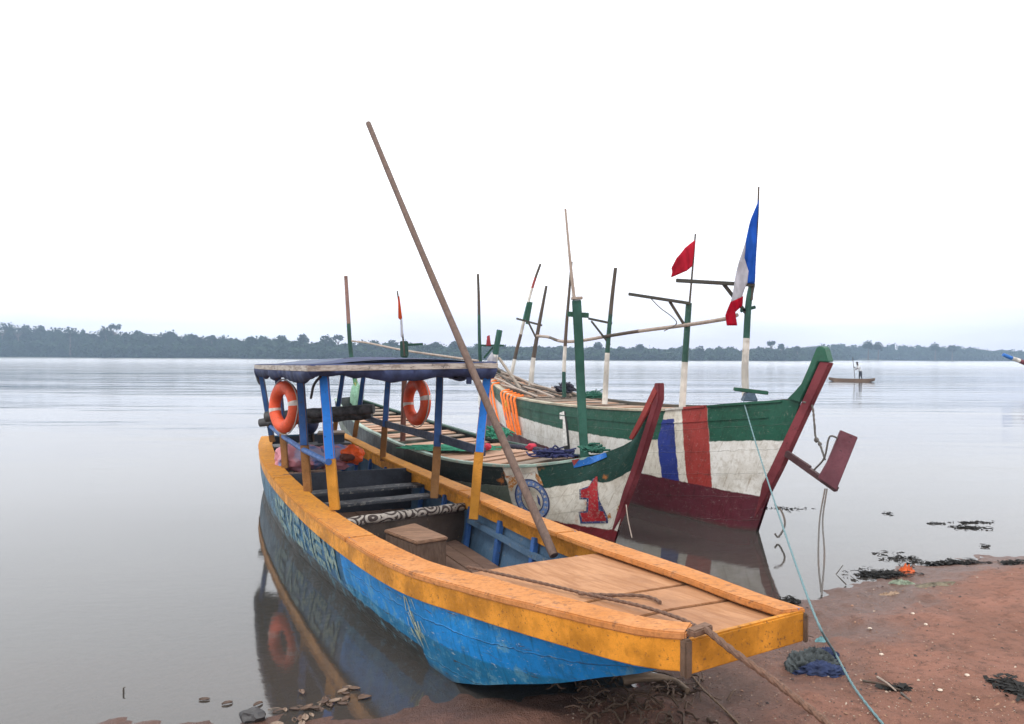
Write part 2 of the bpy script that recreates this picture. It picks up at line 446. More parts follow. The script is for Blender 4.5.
mb.f = [(j * nx + i, j * nx + i + 1, (j + 1) * nx + i + 1, (j + 1) * nx + i) for j in range(len(ys) - 1) for i in range(nx - 1)]; mb.mi = [0] * len(mb.f)
g = G('beach_sand')
geo = g.n('ShaderNodeNewGeometry'); sz = g.n('ShaderNodeSeparateXYZ'); g.l(geo.outputs['Position'], sz.inputs[0])
a_ = g.noise(sc=1.3, det=6, rough=.6); b_ = g.noise(sc=14, det=7, rough=.7); c_ = g.noise(sc=90, det=5, rough=.7)
base = g.mix(g.smooth(a_, .35, .65), (.27, .127, .088), (.365, .172, .122))
base = g.mix(g.math('MULTIPLY', g.smooth(b_, .45, .72), .75), base, (.11, .055, .040))
base = g.mix(g.math('MULTIPLY', g.smooth(c_, .55, .75), .5), base, (.33, .22, .16))
base = g.mix(g.math('MULTIPLY', g.smooth(c_, .25, .42, 1, 0), .5), base, (.08, .045, .035))
hn = g.math('MULTIPLY_ADD', a_, .09, g.math('SUBTRACT', sz.outputs[2], .045))
wet = g.smooth(hn, .03, .13, 1, 0)
base = g.mix(g.math('MULTIPLY', wet, .68), base, (.085, .052, .040))
bed = g.smooth(sz.outputs[2], -.35, -.02, 1, 0)
base = g.mix(bed, base, (.055, .05, .04))
base = g.mix(g.smooth(sz.outputs[1], 200, 260), base, (.03, .04, .022))
gm = g.finish(base, g.smooth(wet, 0, 1, .85, .35), g.math('ADD', b_, g.math('MULTIPLY', c_, .6)), 1., .035, spec=.3)
ground = build(mb, 'ground', gm, smooth=True); ground['kind'] = 'structure'

# water
g = G('river_water')
geo = g.n('ShaderNodeNewGeometry')
sz = g.n('ShaderNodeSeparateXYZ'); g.l(geo.outputs['Position'], sz.inputs[0])
w1 = g.noise(scale=(.35, 1., 1), sc=1.1, det=3, rough=.5, vec=geo.outputs['Position'])
w2 = g.noise(scale=(.5, 1.4, 1), sc=4.2, det=4, rough=.55, vec=geo.outputs['Position'])
w3 = g.noise(scale=(.12, .55, 1), sc=.35, det=3, rough=.5, vec=geo.outputs['Position'])
patch = g.smooth(g.noise(scale=(.02, .09, 1), sc=1., det=4, vec=geo.outputs['Position']), .42, .62)
far = g.smooth(sz.outputs[1], 5., 26., .05, 1.)
hh = g.math('MULTIPLY', g.math('ADD', g.math('MULTIPLY', w1, .5), g.math('ADD', g.math('MULTIPLY', w2, .14), g.math('MULTIPLY', w3, 1.6))), g.math('MULTIPLY', far, g.math('MULTIPLY_ADD', patch, .9, .35)))
hh = g.math('MULTIPLY', hh, g.smooth(sz.outputs[1], 18., 150., 1., 3.4))
w4 = g.noise(scale=(.8, 1.6, 1), sc=9., det=3, rough=.6, vec=geo.outputs['Position'])
hh = g.math('ADD', hh, g.math('ADD', g.math('MULTIPLY', w1, .05), g.math('MULTIPLY', w4, .012)))
bmp = g.n('ShaderNodeBump'); bmp.inputs['Strength'].default_value = .55; bmp.inputs['Distance'].default_value = .06; g.l(hh, bmp.inputs['Height'])
fr = g.n('ShaderNodeFresnel'); fr.inputs['IOR'].default_value = 1.62; g.l(bmp.outputs[0], fr.inputs['Normal'])
gl = g.n('ShaderNodeBsdfGlossy'); g.l(g.smooth(sz.outputs[1], 8., 300., .05, .17), gl.inputs['Roughness']); gl.inputs['Color'].default_value = (.97, .98, 1, 1); g.l(bmp.outputs[0], gl.inputs['Normal'])
df = g.n('ShaderNodeBsdfDiffuse'); df.inputs['Color'].default_value = (.098, .093, .086, 1)
tr = g.n('ShaderNodeBsdfTransparent'); tr.inputs['Color'].default_value = (.80, .78, .68, 1)
m1 = g.n('ShaderNodeMixShader'); m1.inputs[0].default_value = .42; g.l(tr.outputs[0], m1.inputs[1]); g.l(df.outputs[0], m1.inputs[2])
m2 = g.n('ShaderNodeMixShader'); g.l(fr.outputs[0], m2.inputs[0]); g.l(m1.outputs[0], m2.inputs[1]); g.l(gl.outputs[0], m2.inputs[2])
g.l(m2.outputs[0], g.out.inputs[0])
mb = MB(); mb.add([(-1100, -60, 0), (1100, -60, 0), (1100, 985, 0), (-1100, 985, 0)], [(0, 1, 2, 3)])
water = build(mb, 'water', g.m); water['kind'] = 'structure'

# far forest
random.seed(5)
def leafmat(name, c):
    g = G(name); n1 = g.noise(sc=.22, det=5); n2 = g.noise(sc=1.6, det=3)
    b = g.mix(g.smooth(n1, .35, .65), tuple(x * .6 for x in c), tuple(x * 1.4 for x in c)); b = g.mix(g.math('MULTIPLY', g.smooth(n2, .45, .7), .5), b, tuple(x * .5 for x in c))
    return g.finish(b, .75, spec=.15)
LEAF = leafmat('forest_leaves', (.020, .042, .016)); BARK = wood('forest_bark', (.16, .13, .10))
def crown(mb, c, r, n, q, seed=0):
    """leaf-clump quads scattered through an uneven ellipsoid"""
    for _ in range(n):
        d = V((random.gauss(0, 1), random.gauss(0, 1), random.gauss(0, 1))).normalized()
        k = random.random() ** .4 * (1 + .38 * noise.noise(d * 1.7 + V((seed, 0, 0))))
        p = V(c) + V((d.x * r[0], d.y * r[1], d.z * r[2])) * k
        a = V((random.gauss(0, 1), random.gauss(0, 1), random.gauss(0, .6))).normalized(); b = a.cross(V((random.gauss(0, 1), random.gauss(0, 1), random.gauss(0, 1)))).normalized()
        s_ = q * random.uniform(.5, 1.3)
        mb.add([p - a * s_ * .6, p - b * s_ * .45, p + a * s_ * .6, p + b * s_ * .45], [(0, 1, 2, 3)])
def top_at(x):      # canopy height above water along the bank
    y = bank_y(x); u = 512 + F * x / y
    tab = [(-200, 31), (0, 29), (60, 24), (150, 23), (230, 19), (300, 17), (400, 15), (480, 12), (600, 11), (700, 10.5), (760, 11), (830, 13), (900, 15), (960, 13.5), (1010, 9.5), (1200, 9)]
    for (a, ha), (b, hb) in zip(tab, tab[1:]):
        if a <= u <= b: return (ha + (hb - ha) * (u - a) / (b - a)) * y / F * 1.13 + 1.6
    return 9
mb = MB(); x = -430.
while x < 640:
    y0 = bank_y(x); T = top_at(x)
    for row, (dy, hs) in enumerate(((2, .55), (9, .8), (20, .95))):
        xx = x + random.uniform(-3, 3); h = T * hs * random.uniform(.8, 1.08); rr = random.uniform(3.2, 6.5)
        if row == 0:
            mb.blob((xx, y0 + dy + 3, h * .4), (rr, 3.2, h * .5), 2, .5, 1.4, xx)
            crown(mb, (xx, y0 + dy - 1, h * .46), (rr, 3, h * .54), 80, 1.5, xx)
        else:
            mb.blob((xx, y0 + dy + 3, h * .45), (rr * .9, 4, h * .46), 2, .5, 1.4, xx)
            crown(mb, (xx, y0 + dy, h - rr * .6), (rr, rr * .8, rr * .62), 75, 1.3, xx)
    x += random.uniform(3.2, 5.2)
forest = build(mb, 'distant_forest', LEAF); tag(forest, 'hazy band of forest along the far river bank', 'forest', None, 'stuff')
# emergent trees that stand out above the band
EM = [(2, 324, 17, 'flat'), (18, 326, 15, 'flat'), (70, 327, 12, 'round'), (106, 326, 13, 'round'), (115, 325, 9, 'flat'), (168, 333, 7, 'small'), (196, 336, 8, 'round'), (212, 335, 7, 'round'), (250, 337, 8, 'round'), (282, 335, 9, 'round'), (303, 334, 9, 'round'), (326, 335, 12, 'round'), (338, 336, 9, 'flat'), (392, 340, 9, 'round'), (436, 342, 8, 'round'), (455, 341, 10, 'round'), (598, 342, 8, 'round'), (640, 344, 8, 'round'), (700, 346, 9, 'round'), (771, 342, 6, 'flat'), (781, 344, 5, 'small'), (797, 346, 6, 'round'), (868, 341, 8, 'round'), (878, 342, 8, 'round'), (935, 343, 8, 'round'), (952, 345, 7, 'small')]
words = {'flat': 'flat-topped tree', 'round': 'rounded tree', 'small': 'slim tree'}
for i, (u, v, wpx, kd) in enumerate(EM):
    y = bank_y((u - 512) / F * 450) + 14; x = (u - 512) / F * y; top = H + ((VH + (u - 512) * ROLL) - v) / F * y; rw = wpx * y / F / 1.2
    near = ['at the left edge of the picture', 'just right of the leftmost tall tree', 'over the forest left of the gap', 'left half of a close pair left of the boats', 'right half of a close pair left of the boats',
            'poking up alone between the pair of crowns and the boats', 'on the falling ridge left of the blue boat roof', 'beside its twin left of the blue boat roof', 'above the left end of the boat roof', 'above the first lifebuoy',
            'above the front left post of the roof', 'left of the green and yellow stern pole', 'behind the green and yellow stern pole', 'left of the small orange and white pennant', 'right of the small orange and white pennant',
            'behind the long leaning pole', 'behind the pole beside the tall green post', 'right of the thin pole near the middle', 'behind the mast with the plain red flag', 'left of the rightmost green prow',
            'small one next to the open crown left of the prow', 'touching the prow on its left', 'above the paddler in the dugout', 'just right of the tree above the paddler', 'right of the paddler on the blue ridge', 'last one before the ridge falls away at right'][i]
    t = thing('forest_tree', f'{words[kd]} on far bank, {near}', 'tree', (x, y, 1.2), 'trees rising above the far forest')
    mt = MB(); mt.tube([(x, y, .5), (x + .3, y, top * .5), (x, y, top * .8)], lambda k: .55 - .35 * k, 7)
    for q in range(4):
        a = q * 1.6 + i; mt.tube([(x, y, top * .62), (x + math.cos(a) * rw * .3, y + math.sin(a) * rw * .3, top * .78), (x + math.cos(a) * rw * .55, y + math.sin(a) * rw * .5, top * .88)], lambda k: .22 - .12 * k, 5)
    build(mt, 'trunk', BARK, t)
    mc = MB()
    if kd == 'flat':
        for q in range(6):
            a = q * 1.05 + i; rr = rw * .36; crown(mc, (x + math.cos(a) * rw * .5, y + math.sin(a) * rw * .5, top - rw * .25 + .9 * math.sin(q * 3)), (rr, rr, rr * .9), 42, 1.0, i + q)
    else:
        crown(mc, (x, y, top - rw * .5), (rw * .62, rw * .6, rw * .52), 200, 1.1, i)
        crown(mc, (x - rw * .3, y, top - rw * .8), (rw * .45, rw * .5, rw * .4), 90, 1.1, i + 3)
        crown(mc, (x + rw * .35, y, top - rw * .9), (rw * .45, rw * .5, rw * .4), 90, 1.1, i + 5)
    build(mc, 'crown', LEAF, t)

# haze
mb = MB(); x0, x1, y0, y1, z0, z1 = -1080, 1080, -55, 990, -4, 42
mb.hexa([(x0, y0, z0), (x1, y0, z0), (x1, y1, z0), (x0, y1, z0)], [(x0, y0, z1), (x1, y0, z1), (x1, y1, z1), (x0, y1, z1)])
g = G('haze_air'); pv = g.n('ShaderNodeVolumePrincipled'); pv.inputs['Density'].default_value = .00072; pv.inputs['Color'].default_value = (.55, .74, 1.0, 1)
pv.inputs['Anisotropy'].default_value = .2
g.l(pv.outputs[0], g.out.inputs['Volume'])
hz = build(mb, 'haze', g.m); hz['kind'] = 'stuff'
tag(hz, 'thin pale mist in the air over the whole river', 'haze', None, 'stuff')

# ================================================================= ORANGE AND BLUE COVERED BOAT
OG = (.50, .20, .018); OGW = (.62, .32, .12)
M_or = paint('orange_paint', (.60, .235, .009), worn=(.12, .055, .02), amt=.5, sc=19, dirt=.35)
M_cap = None
g = G('worn_gunwale')      # orange paint, rubbed to pinkish wood towards the bow
gn = g.noise(scale=(1, 1, 1), sc=3., det=7, rough=.7); gf = g.noise(scale=(6, 6, 6), sc=5., det=6, rough=.7); gs = g.noise(sc=16, det=6, rough=.7)
geo = g.n('ShaderNodeNewGeometry'); szz = g.n('ShaderNodeSeparateXYZ'); g.l(geo.outputs['Position'], szz.inputs[0])
k = g.smooth(g.math('ADD', szz.outputs[1], g.math('MULTIPLY_ADD', gn, 3.4, -1.7)), 5., 8.0, 1., .0)
k = g.math('MAXIMUM', k, g.math('MULTIPLY', g.smooth(szz.outputs[0], -1.5, .2), .8))
b = g.mix(k, g.mix(g.smooth(gn, .3, .7), (.48, .19, .014), (.62, .27, .022)), g.mix(g.smooth(gn, .3, .7), (.48, .185, .045), (.55, .245, .095)))
b = g.mix(g.math('MULTIPLY', g.smooth(gf, .42, .66), .6), b, (.30, .12, .04))
b = g.mix(g.math('MULTIPLY', g.smooth(gs, .56, .64), .65), b, (.16, .08, .045))
M_cap = g.finish(b, .7, gf, .35, .006, spec=.2)
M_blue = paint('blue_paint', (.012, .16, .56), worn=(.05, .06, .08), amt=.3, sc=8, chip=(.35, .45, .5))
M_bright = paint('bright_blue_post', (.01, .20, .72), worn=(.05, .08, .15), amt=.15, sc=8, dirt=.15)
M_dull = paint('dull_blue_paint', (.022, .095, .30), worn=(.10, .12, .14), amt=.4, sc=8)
M_inner = paint('faded_inner_blue', (.060, .125, .21), worn=(.20, .22, .22), amt=.5, sc=5, dirt=.4)
M_deck = wood('foredeck_wood', (.47, .245, .125), (.31, .14, .06), ax=(9, 1.2, 4), sc=2.2, samt=.5, stain=(.24, .12, .07), rot=R(-24))
M_floor = wood('floor_wood', (.26, .17, .13), (.16, .10, .08), ax=(1, 7, 4), rot=R(25), sc=3)
M_navy = paint('navy_bulkhead', (.022, .028, .045), worn=(.07, .08, .1), amt=.3, sc=6)
M_navyw = paint('navy_worn_bench', (.045, .05, .062), worn=(.28, .27, .26), amt=.7, sc=5)

near_o = [(0.76, 3.30, .83), (0.56, 3.41, .81), (0.20, 3.79, .77), (-0.21, 4.33, .70), (-0.76, 5.02, .65), (-1.54, 6.40, .615), (-2.27, 7.89, .60), (-3.05, 9.65, .605), (-3.75, 11.5, .64), (-4.05, 12.55, .68)]
far_o = [(1.35, 3.59, .83), (1.24, 3.95, .79), (1.07, 4.47, .755), (.65, 5.65, .66), (.33, 6.38, .63), (-.16, 7.51, .61), (-.90, 9.10, .60), (-1.75, 10.85, .615), (-2.45, 12.3, .65), (-2.95, 13.3, .68)]
nch_o = [(0.80, 3.40, .66), (0.62, 3.60, .52), (0.44, 3.76, .43), (.24, 3.95, .32), (-.01, 4.24, .19), (-.23, 4.52, .07), (-.48, 4.93, -.04), (-1.10, 5.95, -.10), (-1.54, 6.74, -.1), (-2.26, 8.06, -.1), (-3.04, 9.8, -.1), (-3.68, 11.5, -.05), (-3.95, 12.5, 0)]
fch_o = [(1.28, 3.62, .66), (1.16, 4.0, .5), (1.0, 4.4, .33), (.75, 5.1, .1), (.55, 5.6, -.05), (.23, 6.3, -.1), (-.26, 7.45, -.1), (-1.0, 9.05, -.1), (-1.85, 10.8, -.1), (-2.5, 12.2, -.05), (-3.0, 13.2, 0)]
OB = Hull(near_o, far_o, nch_o, fch_o, .035)
orange = thing('passenger_boat', 'orange and blue wooden passenger boat with a blue tarpaulin roof', 'boat', (-1.2, 7.5, 0))
hm = layered('blue_hull_paint', (.006, .235, .64), [
    ((.015, .08, .15), 5.2, None, None, 0, None, 0, None, None, 0),
    ((.006, .165, .36), None, 5.2, .43, 0, None, 0, None, None, 0),
    ((.012, .10, .22), OB.s_of_u(338), 5.2, None, 0, None, 0, None, None, 0),
    ((.030, .034, .034), 2.2, None, None, 0, None, 0, None, (.13, 0), 0),
], stain=(.13, .33, .44), scratch=.95, stf=.6, sth=(.52, .60))
build(OB.mesh(10), 'hull', hm, orange, smooth=True, ang=60)
# inner lining (ceiling) and floor
mb = MB()
for w_ in (0, 1):
    L_ = OB.near if w_ == 0 else OB.far; rows = []
    for i in range(60):
        t = .13 + .87 * i / 59; o = OB.side(t, .5, w_) - OB.side(t, .5, w_, -.05)
        rows.append([OB.side(t, h, w_, -.045) for h in (.02, .3, .6, .9)])
    mb.loft(rows, 0, closed=False)
build(mb, 'inner_lining', M_inner, orange, smooth=True)
mb = MB()
for i in range(9):
    f0, f1 = .10 + .0889 * i, .10 + .0889 * i + .084
    rows = []
    for k in range(24):
        t = .195 + .78 * k / 23; a = OB.across(t, f0); b = OB.across(t, f1)
        a.z = b.z = .10 + .003 * (i % 2); rows.append([a, b, b - V((0, 0, .02)), a - V((0, 0, .02))])
    mb.loft(rows, 0, caps=True)
build(mb, 'floor', M_floor, orange, bevel=.003)
# outer boards and caps
mb = MB()
for w_ in (0, 1):
    rows = []
    for i in range(91):
        t = i / 90; a, b = samp(OB.near if w_ == 0 else OB.far, t - .012), samp(OB.near if w_ == 0 else OB.far, t + .012); d = b - a
        o = V((-d.y, d.x, 0)).normalized(); q = samp(OB.near, .5) - samp(OB.far, .5)
        if o.dot(q) < 0: o = -o
        if w_: o = -o
        p = samp(OB.near if w_ == 0 else OB.far, t); bh = (.175 if not w_ else .145) - .03 * min(1, t * 2)
        rows.append([p + o * .028 + V((0, 0, -.03)), p + o * .026 + V((0, 0, -bh)), p + o * .002 + V((0, 0, -bh)), p + o * .002 + V((0, 0, -.03))])
    mb.loft(rows, 0, caps=True)
build(mb, 'side_board', M_or, orange, bevel=.006)
mb = MB()
for i in range(2):
    rows = []
    for k in range(71):
        t = .13 + .87 * k / 70; L_ = OB.near if i == 0 else OB.far; a, b = samp(L_, t - .012), samp(L_, t + .012); d = b - a
        o = V((-d.y, d.x, 0)).normalized()
        if o.dot(samp(OB.near, .5) - samp(OB.far, .5)) < 0: o = -o
        if i: o = -o
        p = samp(L_, t)
        rows.append([p - o * .055 + V((0, 0, -.034)), p - o * .055 + V((0, 0, -.19)), p - o * .082 + V((0, 0, -.19)), p - o * .082 + V((0, 0, -.034))])
    mb.loft(rows, 0, caps=True)
build(mb, 'inner_board', M_or, orange, bevel=.005)
def lerpt(tab, t):
    for (a, x), (b, y) in zip(tab, tab[1:]):
        if a <= t <= b: return x + (y - x) * (t - a) / (b - a)
    return tab[-1][1]
cw = lambda t: lerpt(((-1, .8), (0, .8), (.07, 1.25), (.15, 1.62), (.35, 1.45), (1.1, 1.2)), t)
cwf = lambda t: lerpt(((-1, .8), (0, .8), (.1, 1.1), (.2, 1.4), (1.1, 1.1)), t)
for w_, ins in ((0, .135), (1, .125)):
    segs = ((0, .305), (.307, .62), (.622, 1.0)) if w_ == 0 else ((0, .24), (.242, .45), (.452, .75), (.752, 1.))
    mb = MB()
    for a, b in segs: mb.loft(strip_cap(OB, w_, ins, .036, .035, a, b, 44, wfun=cw if w_ == 0 else cwf), 0, caps=True)
    build(mb, 'gunwale', M_cap, orange, bevel=.007)
# bow transom board
bn, bf = OB.near[0], OB.far[0]; dn = (bf - bn).normalized(); fw = V((dn.y, -dn.x, 0)).normalized()
mb = MB(); z = V((0, 0, 1))
a, b = bn + fw * .012 - dn * .02, bf + fw * .012 + dn * .02
mb.hexa([a - z * .195, b - z * .155, b - z * .155 - fw * .035, a - z * .195 - fw * .035], [a - z * .045, b - z * .012, b - z * .012 - fw * .035, a - z * .045 - fw * .035])
build(mb, 'bow_board', M_or, orange, bevel=.008)
M_cp = paint('corner_iron_brown', (.12, .075, .05), worn=(.06, .05, .045), amt=.6, sc=9)
mb = MB(); mb.beam(a - z * .195 + fw * .004, a - z * .03 + fw * .004, .04, .045, up=fw); build(mb, 'corner_post', M_cp, orange, bevel=.008)
mb = MB(); mb.beam(b - z * .155 + fw * .003, b - z * .02 + fw * .003, .02, .03, up=fw); build(mb, 'corner_post', M_cp, orange, bevel=.006)
# foredeck planks laid across
mb = MB(); n = 0; t = .004
tt = [.0, .045, .082, .187]
zr = -.052
for a_, b_ in zip(tt, tt[1:]):
    sub = 6; rows = []
    def edge(t, lo, hi):
        A, B = OB.across(t, lo), OB.across(t, hi)
        return A, B
    n_ = 8
    for k in range(n_ + 1):
        t = a_ + .0015 + (b_ - a_ - .003) * k / n_
        wd = (OB.near[0] - OB.far[0]).length
        A, B = edge(t, .02, .98); A = A + V((0, 0, zr)); B = B + V((0, 0, zr + .002)); zz = min(A.z, B.z)
        mid = A.lerp(B, .5) + V((0, 0, .012))
        q = .004 * math.sin(k * 2.1 + n)
        rows.append([A, mid, B, B - z * .024, mid - z * .024, A - z * .024])
    mb.loft(rows, 0, caps=True); n += 1
build(mb, 'foredeck', M_deck, orange, bevel=.004)
# deck beam below the edge
mb = MB(); mb.beam(OB.across(.185, .08, -.095), OB.across(.185, .94, -.095), .04, .05)
build(mb, 'deck_beam', M_blue, orange, bevel=.004)
# ribs and stringer on the inside
for w_ in (0, 1):
    for i in range(11):
        t = .22 + .072 * i; mb = MB()
        mb.beam(OB.side(t, .2, w_, -.085), OB.side(t, .85, w_, -.085), .06, .045, up=OB.out(t)); build(mb, 'rib', M_dull, orange, bevel=.004)
mb = MB()
for w_ in (0, 1):
    rows = []
    for k in range(20):
        t = .235 + .2 * k / 19 if w_ else .3 + .3 * k / 19; p = OB.side(t, .42, w_, -.13)
        q = OB.side(t, .42, w_, -.09); rows.append([p, q, q + z * .05, p + z * .05])
    mb.loft(rows, 0, caps=True)
build(mb, 'stringer', M_inner, orange, bevel=.004)
# stern transom trim
mb = MB(); mb.beam(OB.near[-1] + V((0, 0, -.12)), OB.far[-1] + V((0, 0, -.12)), .06, .2); build(mb, 'stern_board', M_navy, orange, bevel=.006)

def band_post(name, p0, p1, wd, th, cut, m_up, m_lo, parent, up=(0, 1, 0)):
    mb = MB(); p0, p1 = V(p0), V(p1); c = p0.lerp(p1, cut)
    j_ = V((.006 * math.sin(p0.x * 37), 0, 0)); mb.beam(p0, c + j_, wd * 1.04, th, up, sub=3, jit=.0025); mb.beam(c + j_, p1, wd, th, up, mi=1, w2=wd * .93, sub=4, jit=.0025)
    mb.f = [f for i, f in enumerate(mb.f)]; return build(mb, name, [m_lo, m_up], parent, bevel=.004)
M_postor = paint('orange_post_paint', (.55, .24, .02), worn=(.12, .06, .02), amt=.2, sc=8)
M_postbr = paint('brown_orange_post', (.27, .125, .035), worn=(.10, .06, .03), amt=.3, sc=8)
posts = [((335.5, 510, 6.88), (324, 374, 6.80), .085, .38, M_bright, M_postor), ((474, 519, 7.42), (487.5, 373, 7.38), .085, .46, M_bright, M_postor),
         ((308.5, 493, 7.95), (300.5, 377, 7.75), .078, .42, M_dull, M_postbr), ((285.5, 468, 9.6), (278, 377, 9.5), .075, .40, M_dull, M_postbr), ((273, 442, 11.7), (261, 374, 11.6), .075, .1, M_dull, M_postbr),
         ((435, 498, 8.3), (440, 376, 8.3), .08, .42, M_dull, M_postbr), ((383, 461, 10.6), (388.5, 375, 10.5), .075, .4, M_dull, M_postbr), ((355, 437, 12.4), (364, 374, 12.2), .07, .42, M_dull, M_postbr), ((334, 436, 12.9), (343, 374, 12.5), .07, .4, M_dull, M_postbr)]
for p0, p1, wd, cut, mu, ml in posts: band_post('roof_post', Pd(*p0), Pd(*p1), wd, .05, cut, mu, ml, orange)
mb = MB(); mb.tube([Pd(270, 426, 11.7), Pd(281, 435, 9.8), Pd(302, 449, 7.95), Pd(326, 461, 6.95)], .028, 8); mb.tube([Pd(326, 461, 6.95), Pd(329, 462, 6.8)], .03, 8)
build(mb, 'side_rail', M_dull, orange, smooth=True)
mb = MB(); 
for a, b in (((359, 415, 12.2), (387, 425, 10.5)), ((386, 424, 10.55), (437, 438, 8.35)), ((436, 437, 8.38), (485, 452, 7.5))): mb.beam(Pd(*a), Pd(*b), .03, .085)
build(mb, 'side_rail', paint('dark_blue_rail', (.02, .035, .075), amt=.3), orange, bevel=.004)
# roof
z = V((0, 0, 1))
rf = [Pd(254, 366.5, 11.9), Pd(268, 367, 10.2), Pd(290, 367.5, 8.1), Pd(313, 367.6, 6.62), Pd(314.5, 367.8, 6.55)]
RL, RR = V((-1.72, 6.58, 1.895)), V((-.165, 7.30, 1.92)); BL, BR = V((-3.95, 11.9, 1.83)), V((-2.62, 12.6, 1.85))
def roof_pt(s_, f):      # s_ 0 front..1 back, f 0 near..1 far
    L_ = RL.lerp(BL, s_); R_ = RR.lerp(BR, s_); b = math.sin(math.pi * s_) * .12
    L_ = L_ + V((-.9, -.43, 0)) * b; p = L_.lerp(R_, f)
    sagk = .006 * math.sin(s_ * 34) * math.sin(f * math.pi)
    return p + z * (.085 * math.sin(math.pi * f) ** .8 * (math.sin(math.pi * min(1, .12 + s_ * .9)) ** .5) + sagk)
M_tarp = plain('blue_tarpaulin', (.028, .040, .10), .8, .45, 5.); M_tarpt = plain('faded_tarpaulin_top', (.085, .11, .175), .75, .4, 3.)
g = G('lath_whitewashed'); n1 = g.noise(scale=(1, 1, 6), sc=7, det=7, rough=.75); n2 = g.noise(sc=26, det=5, rough=.7)
b = g.mix(g.smooth(n1, .42, .6), (.46, .42, .38), (.22, .18, .15)); b = g.mix(g.smooth(n2, .55, .7), b, (.08, .07, .07)); M_lath = g.finish(b, .8, n1, .4, .008)
mb = MB(); NI, NJ = 60, 24
rows = [[roof_pt(i / NI, j / NJ) for j in range(NJ + 1)] for i in range(NI + 1)]
mb.loft(rows, 0, closed=False); rows2 = [[p - z * .012 for p in r] for r in rows]; mb.loft([r[::-1] for r in rows2], 0, closed=False)
can = build(mb, 'canopy', M_tarpt, orange, smooth=True)
per = [roof_pt(0, j / 30) for j in range(31)] + [roof_pt(i / 60, 1) for i in range(1, 61)] + [roof_pt(1, 1 - j / 30) for j in range(1, 31)] + [roof_pt(1 - i / 60, 0) for i in range(1, 60)]
for p in per: p.z = min(p.z, 2.2)
# rim height is the straight edge (without camber)
def rim(k):
    n_ = len(per); return per[k % n_]
def flat_rim():
    out = []
    for j in range(31): out.append(RL.lerp(RR, j / 30))
    for i in range(1, 61): q = roof_pt(i / 60, 1); out.append(q)
    for j in range(1, 31): out.append(roof_pt(1, 1 - j / 30))
    for i in range(1, 60): out.append(roof_pt(1 - i / 60, 0))
    return out
FR = flat_rim(); n_ = len(FR); cen = sum(FR, V((0, 0, 0))) / n_
def outward(i):
    d = FR[(i + 1) % n_] - FR[i - 1]; o = V((d.y, -d.x, 0)).normalized(); return o if o.dot(FR[i] - cen) > 0 else -o
mb = MB(); rows = []
for i in range(n_ + 1):
    p = FR[i % n_]; o = outward(i % n_); rows.append([p + o * .032 + z * .02, p + o * .032 - z * .03, p + o * .012 - z * .03, p + o * .012 + z * .02])
mb.loft(rows, 0); build(mb, 'lath', M_lath, can)
# tarpaulin rolled over the rim and hanging skirt, with folds
mb = MB(); rows = []
for i in range(n_ * 3 + 1):
    k = i / 3; a, b = FR[int(k) % n_], FR[(int(k) + 1) % n_]; p = a.lerp(b, k - int(k)); o = outward(int(k) % n_).lerp(outward((int(k) + 1) % n_), k - int(k)).normalized()
    if i >= n_ * 3: p = FR[0]; o = outward(0)
    fold = .020 * noise.noise(V((p.x * 7, p.y * 7, 0))) + .006 * math.sin(k * 2.3 + 3 * noise.noise(p * 2)); drop = .11 + .11 * noise.noise(V((p.x * 1.3, p.y * 1.3, 7))) + .025 * noise.noise(V((p.x * 7, p.y * 7, 3)))
    cols = [p - o * .02 + z * (.034), p + o * .026 + z * .026, p + o * .030 + z * .016]
    rows.append(cols)
    if i == 0: sk = []
    sk.append([p + o * .010 - z * .025, p + o * (.030 + fold * .5) - z * (.035), p + o * (.022 + fold * 1.3) - z * drop * .6, p + o * (.0 + fold) - z * drop, p + o * (-.04 + fold) - z * (drop + .006), p - o * .07 - z * (drop - .03)])
mb.loft(rows, 0, closed=False); mb.loft(sk, 0, closed=False)
build(mb, 'skirt', M_tarp, can, smooth=True, ang=70)
# front overlay of navy tarp on the top near the front edge
mb = MB(); rows = []
for i in range(14):
    rows.append([roof_pt(.001 + .55 * i / 13 * (.1 + .9 * j / 24), .04 + .96 * j / 24) + z * .012 for j in range(25)])
mb.loft(rows, 0, closed=False); build(mb, 'tarp_flap', M_tarp, can, smooth=True)
# roof beams under the canopy
mb = MB()
for s_ in (.02, .2, .4, .6, .8, .98): mb.beam(RL.lerp(BL, s_) - z * .03, RR.lerp(BR, s_) - z * .03, .05, .04)
mb.beam(RL - z * .05 + V((.03, .05, 0)), BL - z * .05 + V((.05, 0, 0)), .04, .06); mb.beam(RR - z * .05 - V((.05, 0, 0)), BR - z * .05 - V((.05, 0, 0)), .04, .06)
build(mb, 'roof_frame', M_dull, can, bevel=.004)
mb = MB()
mb.beam(Pd(469, 372, 7.2), Pd(469, 384, 7.2), .05, .03, up=(0, 1, 0)); build(mb, 'tarp_strap', M_tarp, can, bevel=.004)
mb = MB(); mb.tube(cr([Pd(321, 376, 6.7), Pd(314, 385, 6.75), Pd(311, 398, 7.3)], 12)[0], .012, 7); build(mb, 'tie_strap', plain('black_strap', (.02, .02, .025)), can, smooth=True)
mb = MB(); mb.tube(cr([Pd(256, 372, 11.9), Pd(259, 381, 11.8), Pd(261, 384, 11.8)], 8)[0], .03, 7)
build(mb, 'tie_strap', plain('black_strap', (.02, .02, .025)), can, smooth=True)
